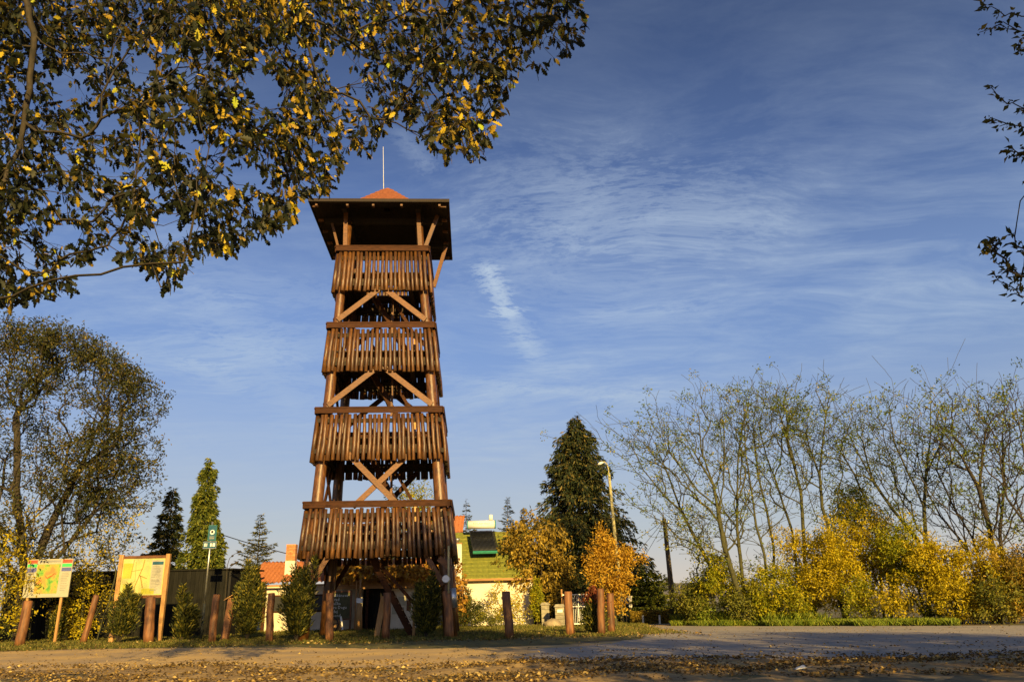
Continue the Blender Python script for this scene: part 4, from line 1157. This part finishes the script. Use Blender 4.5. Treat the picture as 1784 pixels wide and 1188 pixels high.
plant('pear_tree', 'green-yellow tree crown seen through the lowest gap of the tower', 'tree', (p.x, 46.5, 0), [[(p.x, 46.5, 0), (p.x, 46.5, 3)]], A, 'yellowgreen', 'barkdark', 20, .17, .16, rs=rs)

# orange magnolia-like tree and the yellow tree
A = np.concatenate([ell(420, (1.1, 44.6, 3.6), (2.1, 1.4, 2.5), rs), ell(60, (1.5, 43.9, 2.0), (1.3, .7, 1.5), rs), ell(70, (-.3, 44.6, 3.2), (1.0, .8, 1.2), rs), ell(50, (2.3, 44.4, 3.0), (1.0, .8, 1.3), rs)]); A = lumpy(A, 1.9, .5, rs)
plant('magnolia_tree', 'broad russet-orange tree in front of the spruce and garage corner', 'tree', (1.4, 44.4, 0), [[(1.4, 44.4, 0), (1.35, 44.4, 1.3)]] + [[(1.35, 44.4, 1.2), (1.1 + math.cos(a) * .8, 44.5 + math.sin(a) * .6, 3)] for a in (0, 1.2, 2.5, 3.7, 5)], A, 'brownorange', 'barkdark', 17, .22, .14, rs=rs, width=.5, droop=1.0, wild=.5)
A = np.concatenate([lumpy(ell(230, (4.5, 38.5, 2.45), (1.1, .8, 1.25), rs), 2.6, .4, rs), ell(60, (4.15, 38.5, 3.75), (.42, .4, .9), rs), ell(26, (5.2, 38.4, 3.1), (.3, .3, .45), rs), ell(40, (4.6, 38.5, 1.35), (.5, .4, .8), rs), np.array([(5.0 + .12 * i, 38.3, 2.6 + .075 * i) for i in range(9)]) + rs.normal(0, .1, (9, 3)), ell(40, (3.6, 38.4, 2.8), (.5, .4, .9), rs)])
plant('yellow_tree', 'small bright golden-orange tree beside the lamp post', 'tree', (4.5, 38.5, 0), [[(4.5, 38.5, 0), (4.4, 38.5, 1.5)], [(4.4, 38.5, 1.3), (5.0, 38.4, 2.5), (5.9, 38.3, 3.2)]], A, 'orange', 'barkmoss', 22, .15, .13, rs=rs, droop=.2)
A = ell(90, (.05 + .9, 42.6, 1.2), (.3, .3, 1.2), rs)
plant('ivy_trunk', 'upright trunk wrapped in pale ivy at the garage corner', 'tree', (.95, 42.7, 0), [[(.95, 42.7, 0), (.95, 42.7, 2.3)]], A[A[:, 2] > .1], 'yellowgreen', 'barkdark', 24, .12, .07, rs=rs)

# shrubs around the garage
shrub('bush', 'yellow-leaved bush in front of the white garage wall', (-.6, 42.3, 0), 2.1, 2.0, 'gold', 100, 22, .13, .12, rs=rs, depth=1.2)
shrub('bush', 'dark low juniper at the foot of the white garage wall', (-2.3, 41.5, 0), 1.5, 1.1, 'yew', 70, 34, .12, .12, rs=rs, depth=1.2)
shrub('bush', 'dark rounded bush beside the juniper before the garage', (-1.35, 41.0, 0), 1.3, .85, 'olive', 60, 34, .1, .1, rs=rs, depth=1)
yew('column_shrub', 'small pointed dark green conifer at the white chimney foot', (-2.75, 42.6, 0), 2.2, .4, 'yew', 4000, 12, rs=rs)
shrub('bush', 'low yellow bush tucked behind the shaded yew under the tower', (-3.2, 36, 0), 1.0, .9, 'gold', 40, 22, .11, .1, rs=rs)
shrub('bush', 'low dark bush behind the gate beneath the spruce', (3.0, 45, 0), 5.0, 2.3, 'spruce', 160, 40, .18, .18, rs=rs, depth=1.4)

# columnar yews along the path
YG = 'columnar shrubs along the path'
yew('column_shrub', 'dark small yew with pale bare legs under the cream map board', (at(95, 1110, 33.4).x, 33.4, 0), 1.35, .32, n=2600, group=YG, rs=rs, shoots=9)
yew('column_shrub', 'bushy dark yew partly covering the yellow map board', (at(205, 1113, 30.6).x, 30.6, 0), 2.05, .5, n=6500, group=YG, rs=rs, shoots=16, lean=(.05, 0), bare=.22)
yew('column_shrub', 'open young yew with knobbly shoots against the black barn', (at(316, 1113, 31.8).x, 31.8, 0), 2.0, .5, n=4200, group=YG, rs=rs, shoots=10, size=.12, taper=.75)
yew('column_shrub', 'tallest broad yew, left of the orange tiled roof', (at(430, 1112, 31.2).x, 31.2, 0), 2.85, .66, n=13000, group=YG, rs=rs, shoots=24, taper=.35)
yew('column_shrub', 'broad yew hiding the front left tower leg', (at(516, 1110, 28.4).x, 28.4, 0), 2.75, .6, n=11000, group=YG, rs=rs, shoots=20, taper=.4)
yew('column_shrub', 'dark shaded yew under the right half of the tower', (at(742, 1108, 29.0).x, 29.0, 0), 2.2, .52, n=8000, group=YG, rs=rs, shoots=16)
yew('column_shrub', 'slim pale yew behind the shaded one under the tower', (at(755, 1090, 36).x, 36, 0), 2.9, .4, n=4500, group=YG, rs=rs, shoots=10)
o = yew('column_shrub', 'dark squat bush with reddish top between the last bollards', (at(1037, 1106, 29.0).x, 29.0, 0), 1.05, .42, n=7000, group=YG, rs=rs, shoots=26, taper=.1)
P_ = np.stack([rs.normal(0, .2, 900), rs.normal(0, .2, 900), rs.uniform(.95, 1.55, 900)], 1); P_[:, :2] *= (1.7 - P_[:, 2])[:, None] * 1.4
V, F, a = leaves(P_, np.stack([P_[:, 0], P_[:, 1], np.ones(900)], 1), .09, rs=rs)
obj('red_top', mesh('red_top', V, F, LEAF['redberry'], att=a), o)

# nodding weed stalk above the barn
t = thing('weed_stalk', 'bare nodding seed stalk rising above the barn roof', 'plant', (at(398, 990, 36).x, 36, 0))
b0 = Vector((at(398, 990, 36).x, 36, 0))
MB().tube([(0, 0, 0)] + [at(x, y, 36) - b0 for x, y in ((396, 985), (400, 972), (408, 965), (416, 961))], [.02, .015, .012, .01, .008], 5).build('stalk', M['barkdark'], t)
for x, y, s_ in ((416, 961, .09), (405, 968, .05), (411, 980, .12), (404, 983, .08)):
    c = at(x, y, 36) - b0; MB().tube([c - Vector((s_, 0, s_ * .6)), c, c + Vector((s_, 0, s_ * .5))], [.02, .05, .02], 6).build('seed_head', M['barkdark'], t)
for c, e in (((398, 990), (411, 980)),): MB().tube([at(398, 990, 36) - b0, at(411, 980, 36) - b0], .012, 4).build('stalk', M['barkdark'], t)

# big tree on the left
A = np.concatenate([ell(2300, (-21.2, 34.5, 7.4), (5.8, 3.8, 6.2), rs, .3), ell(330, (-17.7, 34, 7.2), (2.5, 2, 2.7), rs), ell(170, (-22.5, 34.5, 12.3), (2.6, 2.2, 1.6), rs)])
A = lumpy(A[(A[:, 2] > 2.0)], .8, 1.6, rs)
tw = []
for i in range(150):
    x = rs.uniform(-25, -16.5); z = 13.2 - ((x + 22.5) / 6.8) ** 2 * 4.2 + rs.uniform(-.6, .3); y = 34.5 + rs.normal(0, 1.2)
    for k in range(3): tw.append((x + rs.normal(0, .04), y, z + .35 * k))
plant('big_tree', 'large spreading dark olive-brown tree with upright twigs behind the map boards', 'tree', (-20.6, 34.5, 0),
      [[(-20.6, 34.5, 0), (-20.7, 34.5, 2.2)], [(-20.7, 34.5, 2.2), (-21.8, 34.6, 6), (-22.5, 34.5, 10)], [(-20.7, 34.5, 2.2), (-19.8, 34.2, 5), (-18.8, 34.3, 8)], [(-20.7, 34.5, 1.8), (-18.8, 34, 4), (-17.2, 33.8, 6)], [(-20.7, 34.5, 2.0), (-23.2, 34.2, 5)]],
      np.concatenate([A, np.array(tw)]), 'bigtree', 'barkdark', 24, .15, .15, rs=rs, rtip=.010, step=.4, frac=.80)
shrub('bush', 'golden bush with yellow leaves between the two map boards', (-18.0, 34.5, 0), 3.4, 3.2, 'gold', 130, 18, .12, .16, rs=rs, depth=2.4, zlow=.4)
shrub('bush', 'tall yellow-orange bush rising behind the cream map board', (-20.8, 32.8, 0), 4.2, 5.2, 'gold', 200, 20, .15, .2, rs=rs, depth=2.4)
shrub('bush', 'rusty yellow bush behind the yellow map board top', (-17.0, 33.8, 0), 4.6, 5.4, 'gold', 250, 13, .13, .16, rs=rs, depth=1.6, zlow=2.9)
shrub('bush', 'low yellow bush below the cream map board', (-18.6, 34.6, 0), 2.0, 1.5, 'gold', 90, 24, .12, .12, rs=rs)
shrub('bush', 'dark undergrowth bush at the very edge beside the first bollard', (-21.5, 33.5, 0), 3.0, 2.2, 'olive', 110, 26, .12, .15, rs=rs)

# far hill line, round conifer, low hedge, dark bush by the pole
hx = np.linspace(-420, 420, 90); V = []
for x in hx: V += [(x, 700, -2), (x, 700 + 60, 12 + 5 * math.sin(x * .011) + 2 * math.sin(x * .05)), (x, 900, 4)]
F = [(i * 3 + j, i * 3 + 3 + j, i * 3 + 4 + j, i * 3 + 1 + j) for i in range(89) for j in range(2)]
tag(obj('hill', mesh('hill', V, [np.array(F)], material('far_hill_woods', (.12, .12, .14), (.20, .18, .17), .95, .05, coord='World'), smooth=True)), kind='structure')
for x, Y, w, h, lm, lab in ((1106, 75, 3.6, 2.7, 'brownorange', 'distant rust-coloured bush beyond the low hedge'), (1112, 95, 9, 4.2, 'olive', 'far hazy olive treetop behind the rust bush')):
    p = at(x, 1070, Y); shrub('bush', lab, (p.x, Y, 0), w, h, lm, 90, 26, .3, .25, rs=rs)
conifer('round_conifer', 'small bushy yellow-green conifer behind the low hedge', (at(1136, 1080, 47).x, 47, 0), 2.75, 1.55, 'thuja', 130, .15, .1, 14000, .17, .4, power=.5, rs=rs, hang=.2, cat='conifer shrub', ragged=.15)
n_ = 16000; X_ = rs.uniform(at(1100, 1085, 43).x, at(1178, 1085, 43).x, n_)
V, F, a = leaves(np.stack([X_, 43.2 + rs.uniform(-.3, .3, n_), rs.uniform(.02, .62, n_) + .03 * np.sin(X_ * 9)], 1), rs.normal(0, 1, (n_, 3)) + [0, 0, .4], .07, rs=rs)
hd = thing('low_hedge', 'low clipped reddish-brown hedge beyond the side road', 'hedge', (6.8, 43.2, 0)); b_ = np.array([6.8, 43.2, 0])
obj('foliage', mesh('foliage', V - b_, F, LEAF['brownorange'], att=a), hd)
mb = MB()
for k in range(16):
    x = -1.4 + k * .19; mb.tube([(x, 0, 0), (x + .05, 0, .55)], .012, 4)
mb.build('stem', M['barkdark'], hd)
p = at(1195, 1080, 40); shrub('bush', 'dark squat bush between the utility pole and the verge', (p.x, 40.2, 0), 1.6, 1.1, 'yew', 60, 34, .11, .12, rs=rs)

# yellow thicket on the right: one bush per crown the photograph separates
THK = [(1215, 990, 37.5, 2.0, 'olive', 'dark olive bush nearest the utility pole'), (1262, 965, 36.6, 2.2, 'yellowgreen', 'yellow-green bush under the outermost leaning locust'),
       (1335, 985, 35.6, 2.2, 'yellowgreen', 'lower green-gold bush at the second locust trunk'), (1395, 918, 36.2, 2.8, 'gold', 'tall golden bush between locust trunks, dark inside'),
       (1452, 925, 34.6, 2.4, 'gold', 'brightest yellow bush in the middle of the thicket'), (1520, 880, 35.4, 3.0, 'gold', 'high golden bush against the bushy green tree'),
       (1585, 915, 33.4, 2.6, 'yellowgreen', 'dense yellow bush past the middle of the thicket'), (1640, 935, 32.2, 2.6, 'gold', 'wide amber bush before the bare trunks'),
       (1700, 940, 31.2, 2.6, 'gold', 'amber bush left of the thick dark locust trunk'), (1765, 955, 30.3, 2.8, 'brownorange', 'shadowy rust-brown bush at the far end of the thicket'),
       (1835, 930, 30.0, 3.0, 'olive', 'last dark bush, cut by the picture edge')]
for i, (x, y, Y, w, lm, lab) in enumerate(THK):
    p = at(x, y, Y); shrub('bush', lab, (p.x, Y, 0), w * 1.15, p.z, lm, 330, 38, .125, .125, group='bushes of the yellow thicket', rs=rs, depth=2.2)
for i, (x, y, Y, w, lm, lab) in enumerate([(1290, 1010, 35.6, 1.6, 'olive', 'low leafy shrub at the foot of the forked locust'), (1240, 1040, 37.0, 1.6, 'freshgrass', 'low fresh green shrub by the verge start'), (1375, 1020, 34.6, 1.6, 'yellowgreen', 'low shrub in front of the tall golden bush'),
                                   (1500, 1015, 33.2, 1.8, 'yellowgreen', 'low yellow shrub in front of the brightest bush'), (1560, 1010, 32.3, 1.7, 'gold', 'low gold shrub along the verge'), (1665, 1020, 30.9, 1.8, 'gold', 'low amber shrub near the road bend'), (1735, 1020, 29.9, 1.6, 'olive', 'low brownish shrub near the dark low post')]):
    p = at(x, y, Y); shrub('bush', lab, (p.x, Y, 0), w, p.z, lm, 90, 26, .12, .12, group='low shrubs before the thicket', rs=rs)
p = at(1478, 838, 37.5)
A = ell(330, (p.x, 37.5, p.z * .6), (2.0, 1.6, p.z * .42), rs); A[:, 0] = p.x + (A[:, 0] - p.x) * np.clip(1.35 - (A[:, 2] / p.z) ** 2 * 1.1, .15, 1.3)
plant('bushy_tree', 'dense green-gold conical tree rising above the thicket', 'tree', (p.x, 37.5, 0), [[(p.x, 37.5, 0), (p.x, 37.5, p.z * .9)]], A, 'yellowgreen', 'barkdark', 24, .15, .16, rs=rs)

p = at(1200, 925, 37.6)
A = ell(70, (p.x, 37.6, p.z), (1.3, .8, 1.5), rs)
plant('sapling', 'thin yellow-green sapling beside the utility pole top', 'tree', (p.x + .5, 37.6, 0), [[(p.x + .5, 37.6, 0), (p.x + .2, 37.6, 2.4)]], A, 'yellowgreen', 'barkmoss', 12, .13, .16, rs=rs, rtip=.009, power=.42, bend=.2)
# locust trees
LOC = [
    ([[(1245, 1080), (1237, 986), (1210, 934), (1187, 890), (1158, 864), (1121, 819), (1098, 771)], [(1187, 890), (1165, 830), (1140, 770), (1125, 740)]], 36.8, 'outermost locust tree, leaning far over the side road'),
    ([[(1306, 1085), (1302, 1071), (1280, 1012), (1261, 949), (1252, 897), (1243, 845), (1221, 782), (1217, 716)], [(1252, 897), (1261, 838), (1262, 752), (1255, 700)], [(1252, 897), (1217, 856), (1187, 815), (1161, 782), (1150, 720)], [(1243, 845), (1205, 780), (1170, 725)]], 35.6, 'many-forked locust tree with the widest crown'),
    ([[(1306, 1085), (1296, 1030), (1284, 919), (1285, 819), (1290, 760), (1305, 700)], [(1284, 919), (1262, 890)]], 36.4, 'slim straight locust just behind the many-forked one'),
    ([[(1350, 1085), (1348, 956), (1336, 890), (1321, 830), (1312, 740), (1320, 690)]], 36.9, 'locust with a bare upright stem beside the golden bush'),
    ([[(1340, 1080), (1332, 967), (1317, 915), (1308, 845), (1299, 790), (1295, 700)]], 35.9, 'locust with a slightly leaning stem and yellow upper leaves'),
    ([[(1400, 1080), (1380, 925), (1354, 845), (1336, 797), (1322, 740), (1335, 690)], [(1380, 925), (1340, 950), (1332, 980)]], 37.5, 'locust whose stem curves left over the golden bush'),
    ([[(1405, 1080), (1400, 930), (1395, 856), (1380, 790), (1358, 719), (1352, 680)], [(1395, 856), (1372, 770), (1370, 700)]], 36.5, 'tall locust reaching the highest top left of the gap'),
    ([[(1470, 1080), (1458, 960), (1432, 882), (1428, 827), (1435, 752), (1439, 723), (1421, 680)], [(1428, 827), (1410, 780), (1400, 730)]], 35.8, 'upright locust with a feathery plume top beside the bushy tree'),
    ([[(1540, 1080), (1530, 950), (1510, 878), (1487, 823), (1461, 782), (1448, 745)]], 36.6, 'thin dark locust bending behind the bushy tree'),
    ([[(1640, 1080), (1598, 938), (1554, 886), (1521, 838), (1505, 782), (1498, 712)], [(1521, 838), (1495, 790), (1470, 740)]], 34.8, 'locust with a strongly slanting stem over the thicket'),
    ([[(1620, 1080), (1613, 952), (1610, 882), (1613, 827), (1622, 752), (1621, 678)], [(1610, 882), (1580, 819), (1558, 771), (1550, 715)], [(1613, 827), (1640, 770), (1650, 720)]], 34.2, 'ivy-flecked locust with the tallest lone plume'),
    ([[(1720, 1085), (1684, 952), (1639, 900), (1617, 860), (1600, 800), (1590, 740)]], 34.9, 'locust with a low slanting stem crossing its neighbours'),
    ([[(1735, 1085), (1695, 938), (1661, 882), (1632, 819), (1640, 750)]], 33.9, 'slanting locust just before the thick dark trunk'),
    ([[(1742, 1085), (1736, 1000), (1724, 919), (1706, 852), (1713, 782), (1721, 716), (1712, 692)], [(1706, 852), (1676, 797), (1639, 745), (1624, 712)], [(1713, 782), (1740, 730)]], 31.6, 'thickest dark locust trunk, forked low, near the road bend'),
    ([[(1760, 1085), (1742, 930), (1750, 838), (1746, 771), (1750, 710)]], 32.6, 'straight locust behind the thickest dark trunk'),
    ([[(1840, 1085), (1800, 930), (1754, 867), (1743, 808), (1735, 750)], [(1800, 930), (1790, 820), (1775, 740), (1765, 690)]], 31.0, 'last locust, leaning in from beyond the picture edge'),
]
for i, (lines, Y, lab) in enumerate(LOC):
    L3, up_pts = [], []
    for ln in lines:
        q = [np.array(at(x, y, Y + .12 * j * math.sin(i + j))) for j, (x, y) in enumerate(ln)]
        if ln is lines[0]: q[0][2] = 0
        L3.append(q)
        for a, b in zip(q[max(1, len(q) // 2 - 1):], q[max(1, len(q) // 2 - 1) + 1:]):
            for k in range(4): up_pts.append(a + (b - a) * (k + rs.rand()) / 4)
        up_pts += [q[-1]] * 3
    up_pts = np.array(up_pts); k = int((240 + 80 * len(lines)) * (.55 if i in (3, 4, 5, 8, 11, 12) else 1))
    s_ = up_pts[rs.randint(0, len(up_pts), k)]
    hgt = (s_[:, 2] / up_pts[:, 2].max()) ** 2
    A = s_ + rs.normal(0, 1, (k, 3)) * np.array([1.0, .6, .5]) * (.7 + .6 * hgt)[:, None] + np.array([0, 0, -.22])
    lo = np.array([q[2] for q in s_]) > 2.5; A = A[lo]
    big_ = i in (1, 13)
    plant('locust_tree', lab, 'tree', L3[0][0], L3, A, 'locust', 'barkmoss' if i < 11 else 'barkdark', 20, .14, .13, rtip=.0088, power=.425 if not big_ else .47, group='thin bare locust trees by the road', step=.30, wpath=.22, jit=.014, frac=(.26, .2, .12, .3, .1, .2, .24, .14)[i % 8], rs=rs, droop=.3, width=.4, bend=.2, ang=.85)

# ------------------------------------------------------------------ the oak overhead
OUT = [(-60, 545), (0, 528), (60, 520), (130, 500), (140, 452), (232, 440), (262, 478), (290, 505), (318, 480), (340, 440), (400, 432), (470, 402), (515, 372), (532, 335), (560, 345), (585, 318), (602, 262), (642, 270), (665, 222), (700, 200), (738, 240), (775, 282), (828, 280), (868, 205), (905, 130), (960, 108), (992, 92), (1022, 48), (1008, -20), (900, -300), (-500, -400), (-500, 600)]


def inside(x, y, poly):
    c = np.zeros(len(x), bool); j = len(poly) - 1
    for i in range(len(poly)):
        xi, yi = poly[i]; xj, yj = poly[j]
        c ^= ((yi > y) != (yj > y)) & (x < (xj - xi) * (y - yi) / (yj - yi + 1e-9) + xi); j = i
    return c


ro = np.random.RandomState(5)
n = 21000; x, y = ro.uniform(-420, 1030, n), ro.uniform(-330, 600, n)
k = inside(x, y, OUT)
holes = [(95, 150, 70, 42), (20, 215, 30, 25), (185, 215, 45, 28), (215, 300, 60, 22), (330, 250, 42, 40), (300, 395, 60, 26), (545, 60, 45, 45), (590, 110, 40, 35), (120, 410, 45, 25), (455, 150, 26, 34), (420, 300, 40, 30), (640, 170, 30, 24), (150, 470, 60, 20), (250, 120, 30, 30)]
pr_ = np.ones(n)
for hx_, hy_, ha, hb_ in holes: pr_ *= np.clip(((x - hx_) / ha) ** 2 + ((y - hy_) / hb_) ** 2 - .25, .02, 1)
pr_ *= .62 + .38 * np.sin(x * .031 + 1.2 * np.sin(y * .02)) * np.sin(y * .037 + x * .011)
pr_ = np.maximum(pr_, .85 * ((x < 620) & (y < 70) | (x < 90) & (y < 330) & (ro.rand(n) < .6)))
vis = (x > -40) & (y > -40)
pr_ *= np.where(vis, 1.0, .10)
k &= ro.rand(n) < pr_ * .92
x, y = x[k], y[k]
Yd = 6.2 + 1.6 * ro.rand(len(x)) + .0012 * np.abs(x - 300) + .7 * np.sin(x * .013) 
A = np.array([tuple(at(a, b, c)) for a, b, c in zip(x, y, Yd)])
root = np.array((-11.0, -4.0, 0.0))
lim = lambda *p: [np.array(q, float) for q in p]
lines = [lim(root, (-10.8, -3.9, 3), (-10.2, -3.4, 6.8)), lim((-10.2, -3.4, 6.8), (-8.2, 2.0, 8.4), (-5.6, 5.6, 8.3), tuple(at(20, -120, 6.8)), tuple(at(60, 60, 7.0)), tuple(at(40, 260, 7.2))), lim((-10.2, -3.4, 6.8), (-6.2, 1.2, 8.9), (-3.2, 4.8, 8.3), tuple(at(270, -60, 7.0)), tuple(at(275, 160, 7.2)), tuple(at(262, 250, 7.3))),
         lim((-3.2, 4.8, 8.3), tuple(at(480, -80, 7.2)), tuple(at(470, 60, 7.4)), tuple(at(520, 150, 7.5))), lim((-3.2, 4.8, 8.3), (-.8, 5.6, 8.4), tuple(at(640, -30, 7.3)), tuple(at(700, 40, 7.4)), tuple(at(705, 110, 7.4)), tuple(at(760, 170, 7.4)), tuple(at(790, 230, 7.4)))]
P, par, DR, tips = grow(lines, A, .16, .10, .022, ro, bend=.4)
ok = thing('oak_tree', 'large oak with browning lobed leaves hanging into the top of the picture', 'tree', tuple(root))
V, F, rad = wood(P, par, .0024, .40)
obj('trunk', mesh('trunk', V - root, F, M['barkdark'], smooth=True), ok)
i_ = np.repeat(tips, 5)
# further leaves along the thin twigs
thin = np.where(rad < .0046)[0]; thin = thin[ro.rand(len(thin)) < .28]
i_ = np.concatenate([i_, thin])
P2 = P[i_] + ro.normal(0, .022, (len(i_), 3))
D2 = DR[i_] * .75 + ro.normal(0, .62, (len(i_), 3)); D2[:, 2] -= .9
V, F, a = leaves(P2, D2, .100 * ro.uniform(.5, 1.3, len(i_)), oak=True, rs=ro, fold=.10, curl=.12)
# sunlit look painted into leaf colour: gold likelier towards the right end
xs_ = P2[:, 0] + ro.normal(0, .5, len(i_)); sun_side = np.clip((xs_ + 3.6) / 3.6, 0, 1)
lr = ro.rand(len(i_))
# gold clumps imitate sunlit leaves, dark ones the crown's dense shade
lit_patch = .5 + .5 * np.sin(P2[:, 0] * 2.3 + 1.5 * np.sin(P2[:, 2] * 1.9)) * np.sin(P2[:, 2] * 3.1 + P2[:, 0] * 1.1 + .6) + .25 * np.sin(P2[:, 0] * 6.1 + P2[:, 1] * 5)
gold = np.clip(.12 + .26 * lit_patch + .75 * sun_side * lit_patch, 0.03, .85)
isg = ro.rand(len(i_)) < gold * .62
lr = np.where(isg, .68 + .32 * lr, .60 * lr)
a = np.repeat(lr, 18)
obj('crown', mesh('crown', V - root, F, LEAF['oak'], att=a), ok)

# ------------------------------------------------------------------ trees at the right and behind the camera (their shade falls across the lot)
def shade_tree(label, base, h, r, sprigs=None, n=420, seed=3):
    q = np.random.RandomState(seed); base = np.array(base, float)
    A = ell(n, (base[0], base[1], h * .53), (r, r, h * .49), q, .35)
    A = A[A[:, 2] > .5]
    return plant('roadside_tree', label, 'tree', base, [[base, base + [0, 0, 1.4]], [base + [0, 0, 1.2], base + [.3, .2, h * .6]]], A, 'olive', 'barkdark', 22, .30, .35, rtip=.012, group='trees beyond the right edge', rs=q, width=.6)


base = np.array((8.6, -2.8, 0.0)); q = np.random.RandomState(9)
A = np.concatenate([ell(380, (8.6, -3.0, 4.6), (3.9, 3.2, 4.4), q, .35), ell(380, (6.0, -3.4, 10.3), (3.5, 3.0, 3.2), q, .2)]); A = A[A[:, 2] > .6]
spr = []
SP = [[(1790, 30), (1740, 25), (1712, 8)], [(1800, 60), (1750, 45), (1715, 52)], [(1800, 110), (1775, 88), (1772, 76)], [(1800, 205), (1768, 185), (1722, 155)], [(1800, 225), (1765, 222), (1715, 205)], [(1800, 265), (1775, 270), (1760, 262)], [(1800, 330), (1780, 320)], [(1805, 435), (1778, 440), (1764, 405)], [(1800, 500), (1745, 470), (1722, 425), (1712, 432)], [(1800, 520), (1760, 505), (1730, 480)], [(1795, 505), (1765, 470), (1745, 455)], [(1720, 425), (1730, 418), (1738, 428)]]
fine = []
lines = [[base, base + [0, 0, 1.4]], [base + [0, 0, 1.2], base + [-1.2, .1, 7.2]]]
for hub in ((1800, 30), (1800, 230), (1800, 500)):
    h_ = np.array(at(hub[0] + 120, hub[1] - 20, 6.6)); lines.append([base + [.1, 0, 4.0], (base + [0, 0, 4.2] + h_) / 2 + [1.2, 0, .3], h_, np.array(at(hub[0] + 20, hub[1], 6.5))])
for s_ in SP:
    pts = [np.array(at(x_, y_, 6.5)) for x_, y_ in s_]
    for a_, b_ in zip(pts, pts[1:]):
        for k in range(5): fine.append(a_ + (b_ - a_) * (k + 1) / 5 + q.normal(0, .02, 3))
fine = np.array(fine)
P, par, DR, tips = grow(lines, np.concatenate([A, fine]), .2, .1, .02, q)
sw = thing('roadside_tree', 'dark twiggy tree whose few branches reach in at the right edge of the sky', 'tree', tuple(base), group='trees beyond the right edge')
V, F, rad = wood(P, par, .0042, .42)
obj('trunk', mesh('trunk', V - base, F, M['barkdark'], smooth=True), sw)
far_t = P[tips][:, 1] < 1.5
i1 = np.repeat(tips[far_t], 24); P1 = P[i1] + q.normal(0, .33, (len(i1), 3)); D1 = q.normal(0, 1, (len(i1), 3))
nr = np.repeat(tips[~far_t], 3); P2 = P[nr] + q.normal(0, .02, (len(nr), 3)); D2 = DR[nr] * .5 + q.normal(0, .7, (len(nr), 3))
V, F, a = leaves(np.concatenate([P1, P2]), np.concatenate([D1, D2]), np.concatenate([.28 * q.uniform(.6, 1.2, len(i1)), .075 * q.uniform(.5, 1.2, len(nr))]), width=.55, rs=q)
obj('crown', mesh('crown', V - base, F, LEAF['bigtree'], att=a), sw)
shade_tree('full olive tree standing outside the picture to the right, second in its row', (15.6, -3.2, 0), 8.4, 4.2, seed=4)
shade_tree('lower olive tree standing outside the picture to the right, third in its row', (23.2, -2.0, 0), 6.8, 3.8, seed=6)
shade_tree('wide low olive tree beyond the right edge nearest the foreground shade', (14.6, 6.4, 0), 3.6, 2.2, n=260, seed=8)

# scrap of white paper on the ground
pp = gp(1401, 1171)
mb = MB(); [mb.quad_box([(a, b, c), (a + .12, b - .02, c + .02), (a + .13, b + .09, c + d), (a + .01, b + .1, c), (a, b, c + .004), (a + .12, b - .02, c + .024), (a + .13, b + .09, c + d + .004), (a + .01, b + .1, c + .004)]) for a, b, c, d in ((-.12, -.05, .0, .05), (-.01, -.06, .02, -.01), (-.08, .03, .012, .03))]
tag(mb.build('paper_scrap', M['white'], None, loc=(pp.x, pp.y, .045)), 'crumpled scrap of white paper lying on the leafy ground', 'litter')
